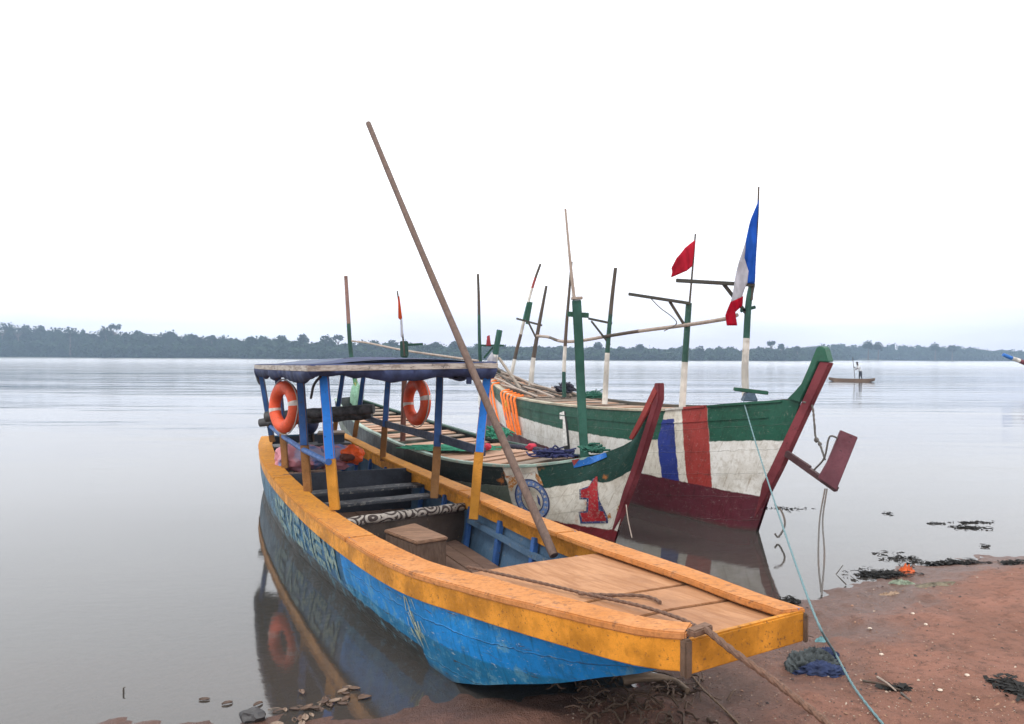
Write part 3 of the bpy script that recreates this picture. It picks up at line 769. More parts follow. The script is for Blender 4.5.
# benches
g = G('printed_cloth')
vo = g.n('ShaderNodeTexVoronoi', feature='F1'); vo.inputs['Scale'].default_value = 6.5; g.l(g.pos(), vo.inputs['Vector'])
ring = g.smooth(g.math('PINGPONG', g.math('MULTIPLY', vo.outputs['Distance'], 8.), 1.), .45, .55)
b = g.mix(ring, (.42, .38, .34), (.055, .04, .038)); b = g.mix(g.math('MULTIPLY', g.smooth(g.noise(sc=40, det=3), .5, .7), .4), b, (.15, .12, .1)); M_print = g.finish(b, .85)
def bench(t, z_, wd, th, m, name='bench', lift=0.):
    mb = MB(); A = OB.across(t, .055); B = OB.across(t, .945); A.z = B.z = z_
    mb.beam(A, B, wd, th, sub=10, jit=.002); build(mb, name, m, orange, bevel=min(th, wd) * .2); return A, B
A, B = OB.across(.40, .05), OB.across(.455, .955)
mb = MB(); A.z = .52; B.z = .43; mb.tube([A.lerp(B, k / 14) + V((0, 0, .004 * math.sin(k * 2.2))) for k in range(15)], .042, 14, sq=1.); build(mb, 'padded_bench', M_print, orange, smooth=True)
mb = MB(); mb.hexa([A + V((0, .02, -.4)), B + V((0, .02, -.4)), B + V((-.03, .05, -.4)), A + V((-.03, .05, -.4))], [A + V((0, .02, -.05)), B + V((0, .02, -.05)), B + V((-.03, .05, -.05)), A + V((-.03, .05, -.05))])
build(mb, 'bulkhead', paint('brown_bulkhead', (.10, .075, .062), amt=.4), orange)
bench(.53, .42, .22, .03, M_navyw); bench(.585, .45, .24, .03, M_navyw)
A, B = OB.across(.64, .06), OB.across(.62, .95); mb = MB()
mb.hexa([V((A.x, A.y, .1)), V((B.x, B.y, .1)), V((B.x - .03, B.y + .03, .1)), V((A.x - .03, A.y + .03, .1))], [V((A.x, A.y, .60)), V((B.x, B.y, .60)), V((B.x - .03, B.y + .03, .60)), V((A.x - .03, A.y + .03, .60))])
build(mb, 'bulkhead', M_navy, orange, bevel=.004)
mb = MB(); A, B = OB.across(.9, .1), OB.across(.9, .9); A.z = B.z = .62; mb.beam(A, B, .4, .03); build(mb, 'stern_bench', M_navyw, orange, bevel=.005)
# wooden box seat
def box_at(name, label, cat, pts, zt, h, m, lid=.03, group=None):
    c = sum([V(p) for p in pts], V((0, 0, 0))) / 4; o = thing(name, label, cat, (c.x, c.y, zt - h), group)
    P_ = [V((p[0], p[1], 0)) for p in pts]; c.z = 0
    mb = MB(); I = [c.lerp(p, .95) for p in P_]; mb.hexa([p + z * (zt - h) for p in I], [p + z * (zt - lid) for p in I]); build(mb, 'body', m[1], o, bevel=.006)
    mb = MB(); mb.hexa([p + z * (zt - lid + .001) for p in P_], [p + z * zt for p in P_]); build(mb, 'lid', m[0], o, bevel=.008); return o
box_at('wooden_box', 'low brown wooden box seat on the floor of the orange boat', 'box', [tuple(Pz(384.5, 530, .42)), tuple(Pz(415.5, 523, .42)), tuple(Pz(449, 537, .42)), tuple(Pz(417, 542, .42))], .42, .31, (wood('box_top', (.34, .20, .13), ax=(1, 5, 5), samt=.3), wood('box_side', (.19, .13, .10), ax=(5, 5, 1.5), samt=.3)))
p = Pz(333, 434, .92)
p = Pd(333, 432, 12.2)
box_at('wooden_box', 'dark box with a tan lid at the stern of the orange boat', 'box', [(p.x - .2, p.y - .2, 0), (p.x + .22, p.y - .1, 0), (p.x + .12, p.y + .3, 0), (p.x - .28, p.y + .2, 0)], p.z, .25, (wood('tan_lid', (.3, .23, .18)), M_navy))
# wrapped beams laid across the stern rails
for k, (a, b, r, lab) in enumerate((((266, 417, 11.3), (374, 409, 11.1), .075, 'upper, thicker dark log laid across the stern rails of the orange boat'), ((260, 423, 11.6), (372, 415, 11.4), .06, 'lower thinner dark mottled log laid across the stern rails of the orange boat'))):
    mb = MB(); A, B = Pd(*a), Pd(*b); mb.tube([A.lerp(B, q / 20) + z * .006 * math.sin(q * 1.7) for q in range(21)], lambda q, r=r: r * (1 + .06 * math.sin(q * 30)), 12)
    mm = plain('mottled_log', (.055, .055, .058), .75, .7, 9.)
    tag(build(mb, 'log', mm, smooth=True, origin=A), lab, 'log', 'logs across the stern rails')
# bags, jacket, motor
g = G('pink_blue_cloth'); n1 = g.noise(sc=5, det=2, rough=.4); n2 = g.noise(sc=3.3, det=2)
b = g.mix(g.smooth(n1, .45, .55), (.50, .20, .24), (.13, .19, .42)); b = g.mix(g.math('MULTIPLY', g.smooth(n2, .52, .6), .6), b, (.42, .34, .42)); M_bag = g.finish(b, .6, n1, .4, .02)
for k, (u, v, d, r, lab) in enumerate(((300, 458, 9.9, (.33, .26, .17), 'pink and blue bundle left of the pale violet one in the covered boat'), (335, 457, 10.2, (.34, .25, .16), 'pale violet bundle beside the orange life jacket in the covered boat'))):
    mb = MB(); c = Pd(u, v, d); mb.blob(c, r, 4, .24, 1.5, k + 2); tag(build(mb, 'cloth_bundle', M_bag, smooth=True, origin=c), lab, 'bundle', 'bundles in the covered boat')
M_oj = plain('orange_nylon', (.75, .10, .012), .5, .25, 12.)
c = Pd(353, 455, 10.0); lj = thing('life_jacket', 'bright orange life jacket lying beside the bundles in the covered boat', 'life jacket', c)
mb = MB(); mb.blob(c, (.15, .12, .12), 4, .25, 1.6, 8); build(mb, 'vest', M_oj, lj, smooth=True)
mb = MB(); mb.blob(c + V((-.05, -.12, -.02)), (.10, .05, .05), 3, .3, 1.5, 2); build(mb, 'collar', plain('dark_opening', (.1, .03, .02)), lj, smooth=True)
c = Pd(307, 424, 12.3)
ob = thing('outboard_motor', 'dark blue outboard motor at the stern of the orange boat', 'outboard motor', (c.x, c.y, .5))
mb = MB(); mb.blob(c + V((.03, 0, .03)), (.16, .22, .20), 3, .12, 1.2, 4); build(mb, 'cowling', plain('navy_cowling', (.03, .04, .10), .35, .2, 6.), ob, smooth=True)
mb = MB(); mb.beam(c + V((.02, .05, 0)), c + V((.02, .25, -.75)), .12, .16); build(mb, 'motor_leg', plain('black_metal', (.03, .03, .035), .4), ob, bevel=.02)
# lettering and chalk mark on the side
def strokes(ch):
    S = {'N': [((0, 1), (0, 0)), ((0, 0), (1, 1)), ((1, 1), (1, 0))], 'E': [((0, 0), (0, 1)), ((0, 0), (1, 0)), ((0, .5), (.8, .5)), ((0, 1), (1, 1))], 'V': [((0, 0), (.5, 1)), ((.5, 1), (1, 0))],
         'M': [((0, 1), (0, 0)), ((0, 0), (.5, .7)), ((.5, .7), (1, 0)), ((1, 0), (1, 1))], 'I': [((.5, 0), (.5, 1))]}
    return S[ch]
polys = []; x = 0.
for ch in 'NEVENEM':
    for (a, b) in strokes(ch):
        a, b = V((x + a[0] * .30, a[1] * .24)), V((x + b[0] * .30, b[1] * .24)); d = (b - a).normalized(); nn = V((-d.y, d.x)) * .040; a = a - d * .02; b = b + d * .02
        polys.append((0, [tuple(a + nn), tuple(b + nn), tuple(b - nn), tuple(a - nn)]))
    x += .43
sL = OB.s_of_u(283)
g = G('pale_letter_paint'); n1 = g.noise(sc=22, det=6, rough=.7); b = g.mix(g.smooth(n1, .3, .75), (.27, .33, .25), (.08, .18, .24)); b = g.mix(g.smooth(n1, .49, .57), b, (.015, .10, .20)); M_let = g.finish(b, .7)
decal(OB, polys, 'painted_lettering', M_let, orange, OB.s_of_u(331) + x - .16, .20, .004)
random.seed(3); polys = []
for k in range(26):
    a = V((random.gauss(0, .05), random.uniform(0, .26))); a.x += a.y * .25; d = V((random.uniform(-.2, .6), 1)).normalized(); L_ = random.uniform(.05, .14); nn = V((-d.y, d.x)) * random.uniform(.003, .008)
    b = a + d * L_; polys.append((0, [tuple(a + nn), tuple(b + nn * .4), tuple(b - nn * .4), tuple(a - nn)]))
decal(OB, polys, 'chalk_mark', plain('chalk_yellow', (.42, .47, .34), .9), orange, OB.s_of_u(404), .2, .003)

# lifebuoys
M_buoy = paint('orange_buoy', (.72, .085, .022), worn=(.5, .15, .08), amt=.45, sc=14, dirt=.3, rough=.5); M_bw = plain('reflective_band', (.62, .56, .52), .5)
def buoy(c, r, nrm, label):
    c = V(c); nrm = V(nrm).normalized(); up = V((0, 0, 1)); x = nrm.cross(up).normalized(); y = x.cross(nrm)
    t = thing('lifebuoy', label, 'lifebuoy', c, 'lifebuoys hanging under the blue roof')
    def ringm(a0, a1, rt, n, R_):
        rows = []
        for i in range(n + 1):
            a = a0 + (a1 - a0) * i / n; rad = x * math.cos(a) + y * math.sin(a)
            rows.append([c + rad * (R_ + rt * math.cos(q)) + nrm * rt * .82 * math.sin(q) for q in [2 * math.pi * k / 16 for k in range(16)]])
        return rows
    mb = MB(); rt = r * .26; mb.loft(ringm(0, 2 * math.pi, rt, 60, r - rt), 0); build(mb, 'ring', M_buoy, t, smooth=True)
    for q in range(2):
        mb = MB(); a = R(-12 + 180 * q); mb.loft(ringm(a - .10, a + .10, rt * 1.04, 6, r - rt), 0, caps=True); build(mb, 'band', M_bw, t, smooth=True)
    mb = MB(); pts = []
    for i in range(49):
        a = 2 * math.pi * i / 48; rad = x * math.cos(a) + y * math.sin(a); k = abs(math.sin(2 * (a - R(20)))) ; pts.append(c + rad * (r + .008 + .012 * k) + nrm * .01)
    mb.tube(pts, .007, 6); mb.tube([c + y * r, c + y * (r + .06)], .008, 6); build(mb, 'grab_line', plain('grey_line', (.35, .32, .3)), t, smooth=True)
buoy(Pd(284.5, 407, 9.1), .31, (-.71, -.71, .02), 'orange lifebuoy, left one of two, hanging at the stern end of the roof')
buoy(Pd(417, 401.5, 9.4), .295, (-.81, -.58, .02), 'orange lifebuoy, right one of two, hanging beside the brown mast')

# long pole
a, b = Pd(555, 556, 5.75), Pd(367.5, 124, 10.0); mb = MB(); mid = [a.lerp(b, k / 24) + V((0, 0, -.05 * math.sin(math.pi * k / 24))) for k in range(25)]
M_pole = wood('pole_wood', (.155, .105, .085), (.09, .06, .05), ax=(6, 6, .8), sc=4)
mb.tube(mid, lambda k: .034 - .001 * k + .0012 * math.sin(k * 40), 12); tag(build(mb, 'punting_pole', M_pole, smooth=True, origin=a), 'very long brown pole leaning up out of the orange boat past its roof', 'pole')
# ropes
M_rope = wood('brown_rope', (.20, .11, .075), (.10, .06, .045), ax=(4, 4, 4), sc=20)
def rope(name, label, pts, r, m, cat='rope', n=60, parent=None, grp=None, twist=True):
    P_, L_ = cr(pts, n); mb = MB()
    if twist:
        q = max(24, int(L_ / .02)); q = min(q, 260); P_, L_ = cr(pts, q)
        for s_ in range(2):
            hel = []
            for i, p in enumerate(P_):
                d = (P_[min(i + 1, q - 1)] - P_[max(i - 1, 0)]).normalized(); x = d.cross(V((0, 0, 1))); x = x.normalized() if x.length > .01 else V((1, 0, 0)); y = d.cross(x); a = i * 1.25 + s_ * math.pi
                hel.append(p + (x * math.cos(a) + y * math.sin(a)) * r * .30)
            mb.tube(hel, r * .74, 7)
    else: mb.tube(P_, r, 7)
    o = build(mb, name, m, parent, smooth=True, origin=None if parent else P_[0])
    if not parent: tag(o, label, cat, grp)
    return o
def deckz(u, v, dz=.015): return Pz(u, v, .665 + dz)
rope('rope', 'brown rope lying in a loop on the pale foredeck of the orange boat', [Pz(468, 567, .67), Pz(500, 574, .685), Pz(545, 584, .70), Pz(590, 595, .73), Pz(640, 606, .77), Pz(684, 620, .80), Pz(705, 631, .815), Pz(712, 629, .83)], .010, M_rope)
rope('rope', 'short brown rope end on the seam of the foredeck', [Pz(580, 594, .725), Pz(610, 595.5, .735), Pz(640, 596, .745), Pz(655, 599, .75), Pz(662, 603, .755)], .010, M_rope)
def gp(u, v, dz=.01):
    zz = .1
    for _ in range(12):
        p = Pz(u, v, zz); zz = .5 * zz + .5 * (ground_z(p.x, p.y) + dz)
    return Pz(u, v, zz)
kn = Pz(707, 631, .83)
rope('mooring_rope', 'thick brown mooring rope running from the orange boat bow down to the beach', [kn + V((-.02, .03, 0)), kn + V((.0, -.03, .01)), Pd(735, 652, 3.10), Pd(780, 685, 2.98), Pd(830, 724, 2.85), Pd(880, 765, 2.7), gp(930, 800)], .016, M_rope, grp=None)
mb = MB(); mb.beam(Pz(692, 634, .832), Pz(711, 627, .84), .05, .03); tag(build(mb, 'wooden_cleat', wood('cleat_wood', (.22, .13, .09)), bevel=.006), 'small worn wooden block on the corner of the orange bow', 'cleat')
rope('rope', 'thin tan cord running over the mud from below the orange bow', [gp(694, 676), gp(705, 690, .04), gp(722, 706, .02), gp(742, 726, .01), gp(760, 745)], .007, wood('tan_cord', (.30, .2, .13)))

# ================================================================= GREEN AND WHITE BOAT MARKED 1
foot = Pz(613, 543, 0); dm = V((.5, -.866))
st = Pplane(657, 392, foot, dm)
near_m = [st, Pplane(648, 416, foot, dm) + V((-.02, -.02, 0)), Pd(633, 440, 7.93), Pd(607, 452, 8.2), Pd(590, 457, 8.45), V((.40, 8.72, .79)), V((.04, 8.85, .745)), V((-.45, 9.2, .725)), V((-.89, 9.72, .72)), V((-1.42, 10.72, .72)), V((-1.87, 11.75, .72)), V((-2.7, 13.7, .76)), V((-3.45, 15.8, .86)), V((-4.05, 17.6, 1.02))]
far_m = [st + V((.04, .03, 0)), Pplane(648, 416, foot, dm) + V((.08, .06, 0)), V((1.33, 8.0, 1.17)), V((1.17, 8.4, .99)), V((.98, 8.85, .88)), V((.80, 9.3, .82)), V((.48, 10.1, .78)), V((.21, 10.8, .76)), V((-.17, 11.6, .745)), V((-.57, 12.5, .74)), V((-1.35, 14.4, .75)), V((-2.3, 16.2, .82)), V((-3.2, 17.5, .95)), V((-3.75, 18.1, 1.04))]
nch_m = [foot + V((-.01, 0, -.12)), foot + V((-.18, .12, -.14)), V((.62, 8.62, -.16)), V((.15, 8.98, -.18)), V((-.33, 9.4, -.18)), V((-.75, 9.95, -.18)), V((-1.25, 10.9, -.18)), V((-2.5, 13.7, -.15)), V((-3.7, 17.2, .1))]
fch_m = [foot + V((.01, .02, -.12)), foot + V((-.06, .3, -.14)), V((.72, 9.2, -.16)), V((.35, 10.0, -.18)), V((.05, 10.7, -.18)), V((-.3, 11.5, -.18)), V((-1.4, 14.1, -.18)), V((-3.4, 17.6, .1))]
MBt = Hull(near_m, far_m, nch_m, fch_m, .06)
mid = thing('wooden_pirogue', 'dark green and white pirogue with a red number 1 on its bow', 'boat', (-.8, 11.5, 0))
su = MBt.s_of_u
W_ = (.68, .65, .58); GR = (.005, .045, .034); BK = (.012, .022, .022)
s6 = su(609); kG = (.86 - .42) / s6
lay = [
    (GR, None, su(537), None, 0, .42, 0.0, None, None, .75),
    (GR, None, s6, None, 0, .86, -kG, None, None, 0),
    (BK, su(503), None, None, 0, .34, 0, None, None, .75),
    ((.13, .16, .13), su(503), None, .34, 0, None, 0, None, None, .75),
    ((.10, .06, .05), su(537.5), su(536.5), None, 0, None, 0, None, None, .75),
    ((.16, .012, .018), None, None, None, 0, None, 0, None, (.15, .0), 0),
]
hmm = layered('pirogue_hull_paint', W_, lay, stain=(.30, .22, .15), rust=[(su(628), .85, .16, .30), (su(625), .62, .12, .25), (su(516), .22, .16, .2), (su(530), .10, .25, .10)], scratch=.3)
build(MBt.mesh(10), 'hull', hmm, mid, smooth=True, ang=60)
M_mar = paint('maroon_paint', (.16, .018, .026), worn=(.08, .03, .03), amt=.3, sc=6); M_red = paint('dull_red_paint', (.30, .035, .03), worn=(.2, .1, .08), amt=.35, sc=6)
M_grn = paint('green_paint', (.009, .085, .048), worn=(.08, .09, .06), amt=.3, sc=6, rough=.45); M_dg = paint('dark_green_paint', (.012, .065, .045), worn=(.2, .2, .15), amt=.4, sc=6)
def stem(name, pix, o, dr, th, m, parent, shift=0.):
    pts = [Pplane(u, v, o, dr) for u, v in pix]; nrm = V((dr[1], -dr[0], 0)); mb = MB(); mb.prism([p + nrm * shift for p in pts], nrm, th); return build(mb, name, m, parent, bevel=.008)
stem('stem_post', [(600, 556), (610, 556), (612, 541), (624, 515), (641, 470), (662, 400), (662, 383), (657, 383), (656, 400), (634, 470), (617, 515), (601, 536)], foot, dm, .075, M_mar, mid)
stem('stem_cap', [(657, 386), (661, 392), (645, 425), (636, 440), (632, 438), (642, 418)], foot, dm, .09, M_red, mid)
# rail caps
M_tq = paint('pale_turquoise_rail', (.30, .42, .36), worn=(.4, .33, .26), amt=.7, sc=7)
for w_ in (0, 1):
    mb = MB(); mb.loft(strip_cap(MBt, w_, .06, .03, .012, MBt.t_of_u(588) if w_ == 0 else .145, 1., 80, dz=.006), 0, caps=True); build(mb, 'rail', M_tq if w_ == 0 else M_dg, mid, bevel=.005)
# interior floor
mb = MB(); rows = [[(lambda p: V((p.x, p.y, .06)))(MBt.across(.12 + .87 * k / 40, .06)), (lambda p: V((p.x, p.y, .06)))(MBt.across(.12 + .87 * k / 40, .94))] for k in range(41)]
mb.loft(rows, 0, closed=False); build(mb, 'floor', plain('dark_bilge', (.035, .028, .022)), mid)
# cross planks
M_pk = wood('pink_plank', (.50, .31, .21), (.36, .20, .13), ax=(1, 8, 6), sc=3, rot=R(-24), samt=.3, stain=(.3, .24, .18)); M_pk2 = wood('grey_plank', (.30, .25, .20), (.2, .15, .12), ax=(1, 8, 6), sc=3, rot=R(-24))
random.seed(11)
def planks(hull, t0, t1, lo, hi, dz, mats, parent, gap, name='deck_plank', th=.022, wmin=.16, wmax=.30, flo=.03, fhi=.97):
    t = t0; L_ = hull.ln
    while t < t1:
        w_ = random.uniform(wmin, wmax) / L_; j = random.uniform(-.006, .006)
        q = dz + random.uniform(-.012, .01); mb = MB()
        a, b, c, d = hull.across(t, flo, q), hull.across(t + j, fhi, q), hull.across(t + w_ + j, fhi, q), hull.across(t + w_, flo, q)
        mb.hexa([p - V((0, 0, th)) for p in (a, b, c, d)], [a, b, c, d]); build(mb, name, random.choice(mats), parent, bevel=.004)
        t += w_ + random.choice(gap) / L_
planks(MBt, .17, .36, 0, 1, -.035, [M_pk, M_pk, M_pk2], mid, (.02, .03, .05, .12))
planks(MBt, .36, .93, 0, 1, -.05, [M_pk, M_pk, M_pk2], mid, (.05, .15, .32, .4))
# painted marks, placed on the planking
def proj(p):
    u = 512 + F * p.x / p.y; return u, VH + (u - 512) * ROLL + (H - p.z) / p.y * F
def inv(hull, u, v, s0, d0):
    s_, d_ = s0, d0
    for _ in range(12):
        a = proj(hull.surf(s_, d_)); b = proj(hull.surf(s_ + .01, d_)); c = proj(hull.surf(s_, d_ + .01))
        j11, j21, j12, j22 = (b[0] - a[0]) / .01, (b[1] - a[1]) / .01, (c[0] - a[0]) / .01, (c[1] - a[1]) / .01; det = j11 * j22 - j12 * j21
        if abs(det) < 1e-6: break
        e1, e2 = u - a[0], v - a[1]; ds, dd_ = (j22 * e1 - j12 * e2) / det, (-j21 * e1 + j11 * e2) / det
        s_ = max(.05, min(hull.ln - .05, s_ + max(-.3, min(.3, ds)))); d_ = max(0, d_ + max(-.2, min(.2, dd_)))
    return s_, d_
def mark(hull, polys, name, mats, parent, off=.004, grid=3.):
    mb = MB()
    for k, (mi, poly) in enumerate(polys):
        bm = bmesh.new(); bm.faces.new([bm.verts.new((x, y, 0)) for x, y in poly]); xs_ = [p[0] for p in poly]; ys_ = [p[1] for p in poly]
        for ax, lo, hi in ((0, min(xs_), max(xs_)), (1, min(ys_), max(ys_))):
            q = lo + grid
            while q < hi: bmesh.ops.bisect_plane(bm, geom=bm.verts[:] + bm.edges[:] + bm.faces[:], plane_co=(q, 0, 0) if ax == 0 else (0, q, 0), plane_no=(1, 0, 0) if ax == 0 else (0, 1, 0)); q += grid
        bmesh.ops.triangulate(bm, faces=bm.faces[:]); bm.verts.index_update(); pts = []
        cu, cv_ = sum(xs_) / len(xs_), sum(ys_) / len(ys_); g0 = inv(hull, cu, cv_, hull.s_of_u(cu), .4)
        for vv in bm.verts:
            q = inv(hull, vv.co.x, vv.co.y, *g0); pts.append(hull.surf(q[0], q[1], off + .0015 * mi + .0003 * (k % 5)))
        mb.add(pts, [tuple(x.index for x in f.verts) for f in bm.faces], mi); bm.free()
    return build(mb, name, mats, parent)
one = [(596.7, 476.5), (598.2, 476.5), (598.5, 494), (599.6, 511), (604.4, 512), (607.5, 521), (583.4, 522), (581.5, 513.2), (589, 512.7), (589.7, 498), (582, 497.5), (581.7, 490.5), (588.5, 488), (593, 482)]
one_b = [(594, 478), (590, 486), (580, 489.5), (580.2, 499.5), (587.5, 499.5), (587, 511.2), (579.3, 512), (581.3, 524), (609, 523.5), (608.5, 517), (600, 500), (597, 480)]
M_r1 = paint('red_number_paint', (.42, .012, .02), worn=(.3, .18, .15), amt=.75, sc=14); M_b1 = paint('navy_outline', (.03, .04, .14), worn=(.35, .32, .3), amt=.8, sc=16)
mark(MBt, [(0, one_b), (1, one)], 'painted_numeral', [M_b1, M_r1], mid)
def disc(r0, r1, n=30):
    out = []
    for i in range(n):
        q = []
        for r, a in ((r0, 2 * math.pi * i / n), (r0, 2 * math.pi * (i + 1) / n), (r1, 2 * math.pi * (i + 1) / n), (r1, 2 * math.pi * i / n)):
            dv = -20.5 * r * math.cos(a); q.append((533 + 17 * r * math.sin(a) + .22 * dv, 499.5 + dv))
        out.append(q[1:] if r0 == 0 else q)
    return out
M_bd = paint('badge_navy', (.03, .05, .16), amt=.5, sc=14); M_bl = paint('badge_pale_blue', (.12, .20, .42), amt=.7, worn=(.5, .45, .38), sc=16); M_bc = paint('badge_cream', (.50, .46, .38), amt=.6, worn=(.35, .18, .08), sc=14)
pl = [(0, q) for q in disc(.92, 1.)] + [(1, q) for q in disc(.66, .92)] + [(0, q) for q in disc(.60, .66)] + [(2, q) for q in disc(0, .60)]
for a in range(0, 360, 20):
    dv = -20.5 * .79 * math.cos(R(a)); x, y = 533 + 17 * .79 * math.sin(R(a)) + .22 * dv, 499.5 + dv; pl.append((3, [(x - .7, y - 1.3), (x + .9, y - .9), (x + .6, y + 1.4), (x - .9, y + .8)]))
pl += [(5, [(525, 490), (528, 486), (531, 489), (531, 493), (528, 495), (525, 494)]), (5, [(527, 500), (532, 498), (537, 503), (535, 510), (529, 507)]), (4, [(530, 500), (534, 501), (533, 505), (530, 504)]), (5, [(538, 494), (541, 499), (542, 507), (539, 503)])]
mark(MBt, pl, 'round_badge', [M_bd, M_bl, M_bc, M_bc, M_mar, M_bd], mid, off=.005, grid=6.)
M_rust = paint('rust_stain', (.42, .16, .03), worn=(.55, .48, .36), amt=.9, sc=18)
for q_ in ([(626.5, 484), (630, 480), (632, 482), (631, 491), (628.5, 499), (625, 503), (623, 509), (619, 513), (617.5, 510), (620, 504), (624, 500), (625, 492)], [(608, 515), (611, 513), (612, 518), (609, 519)], [(509, 478), (517, 476.5), (519, 482), (514, 487), (512, 492), (509, 488)], [(536, 472), (541, 478), (544, 486), (540, 484), (536, 478)]):
    mark(MBt, [(0, q_)], 'rust_stain', M_rust, mid, off=.003)
mark(MBt, [(0, [(572.5, 459.5), (590, 456.5), (607, 450.8), (608, 457), (592, 464), (575, 468)]), (1, [(572.5, 460), (581, 458.5), (575, 466)])], 'blue_rail_patch', [M_blue, M_red], mid, off=.012)
mark(MBt, [(0, [(504, 470), (536, 466), (537.5, 471.5), (530, 473), (519, 475), (507, 476)])], 'pale_rail_patch', paint('cream_patch', (.55, .50, .42), worn=(.35, .18, .08), amt=.5, sc=14), mid, off=.006)
# masts
def mast(name, path, mats, cuts, r, parent, seg=8, square=False, taper=.75, rnd=True):
    """path: pixel+distance points from foot to top; cuts: fractions where the paint changes"""
    P_, L_ = cr([Pd(*p) for p in path], 33); mb = MB()
    def mf(k):
        for i, c in enumerate(cuts):
            if k < c: return i
        return len(cuts)
    mb.tube(P_, lambda k: r * (1 - (1 - taper) * k), 4 if square else seg, mf=mf)
    return build(mb, name, mats, parent, smooth=not square, bevel=0 if not square else .003)
def bar(name, a, b, wd, h, m, parent, up=(0, 0, 1)):
    mb = MB(); mb.beam(Pd(*a), Pd(*b), wd, h, up); return build(mb, name, m, parent, bevel=min(wd, h) * .15)
M_mw = paint('white_mast_paint', (.60, .57, .52), worn=(.3, .25, .2), amt=.5, sc=10); M_mg = paint('green_mast_paint', (.010, .07, .05), amt=.35, sc=10, worn=(.2, .22, .18)); M_dk = wood('dark_stick', (.10, .085, .07), ax=(5, 5, 1)); M_bam = wood('bamboo', (.42, .35, .30), (.3, .24, .2), ax=(4, 4, 1), samt=.2); M_bar = wood('dark_bar_wood', (.075, .075, .065))
M_brn = paint('red_brown_mast', (.13, .045, .03), amt=.3); M_ylg = paint('yellow_green_pole', (.33, .33, .10), worn=(.02, .2, .12), amt=.9, sc=5); M_rb = wood('reddish_stick', (.34, .20, .17))
M_green_post = paint('mid_green_post', (.012, .09, .062), worn=(.06, .1, .08), amt=.35, sc=7)
mb = MB(); mb.beam(Pd(585, 460, 9.0), Pd(576.3, 300, 9.0), .098, .07, up=(0, 1, 0), w2=.105, sub=4, jit=.003); ms = build(mb, 'mast', M_green_post, mid, bevel=.006)
bar('crossbar', (567, 314, 9.06), (588.5, 315.5, 9.06), .03, .06, M_grn, ms); bar('cap', (571, 298.5, 9.0), (582, 298, 9.0), .12, .03, M_bam, ms)
ms = mast('mast', [(403, 441, 11.8), (404, 400, 11.8), (405, 355, 11.8)], [M_brn, M_mg], [.9], .042, mid, taper=1.)
bar('crossbar', (404, 345, 11.8), (423, 344, 11.8), .04, .035, M_mg, ms); bar('post_head', (404.5, 357, 11.8), (404, 341, 11.8), .12, .08, M_mg, ms, (0, 1, 0))
mast('flagstaff', [(404.5, 356, 11.75), (401, 320, 11.75), (397, 291, 11.75)], [M_dk], [], .014, ms)
ms = mast('stern_pole', [(361, 402, 17.5), (356, 385, 17.5), (350.5, 350, 17.5), (348, 315, 17.5), (345.5, 276, 17.5)], [M_ylg, M_mg, M_rb], [.2, .62], .055, mid, taper=.75)
mb = MB(); mb.blob(Pd(357, 398, 17.3), (.14, .14, .3), 3, .3, 2., 3); tag(build(mb, 'net_bundle', plain('pale_green_net', (.2, .36, .26), .9), smooth=True), 'pale green netting wound round the stern pole of the middle boat', 'net')
# stuff on deck
def net(name, label, c, r, m, n, rr, seed, cat='net'):
    random.seed(seed); mb = MB(); c = V(c)
    for k in range(n):
        p = [c + V((random.gauss(0, r[0] * .45), random.gauss(0, r[1] * .45), abs(random.gauss(0, r[2] * .5)))) for _ in range(5)]
        mb.tube(cr(p, 22)[0], rr, 5)
    return tag(build(mb, name, m, smooth=True, origin=c), label, cat)
c = Pz(455, 447, .76); net('fishing_net', 'flat sea-green fishing net spread over the planks of the middle boat', c - V((0, 0, .02)), (.6, .3, .03), plain('sea_green_net', (.04, .24, .15), .8), 90, .007, 1)
c = Pz(498, 437, .78); net('fishing_net', 'small sea-green net heap at the far rail of the middle boat', c, (.22, .22, .12), plain('sea_green_net', (.04, .24, .15), .8), 60, .008, 2)
c = Pz(553, 456, .82); net('rope_heap', 'tangled navy blue rope heap near the bow of the middle boat', c, (.26, .2, .07), plain('navy_rope', (.018, .022, .09), .8), 50, .011, 4, 'rope')
rope('rope', 'dark twisted rope lying beside the navy rope heap in the middle boat', [Pz(505, 446, .80), Pz(520, 447, .82), Pz(540, 450, .84), Pz(560, 455, .84)], .035, plain('dark_rope', (.03, .03, .05), .8))
mb = MB(); mb.blob(Pz(532, 447, .86), (.07, .05, .05), 2, .3, 2., 1); tag(build(mb, 'rag', plain('red_rag', (.45, .03, .06), .8), smooth=True), 'small red rag on the dark rope in the middle boat', 'rag')
mb = MB(); mb.blob(Pz(488, 447, .80), (.05, .05, .05), 2, .3, 2., 5); tag(build(mb, 'float', plain('red_rag', (.45, .03, .06), .8), smooth=True), 'small red float beside the green net in the middle boat', 'float')
net('fishing_net', 'dark green net scrap at the foot of the tall green post', Pz(594, 452, .93), (.14, .12, .07), plain('deep_green_net', (.02, .10, .07), .8), 24, .012, 7)

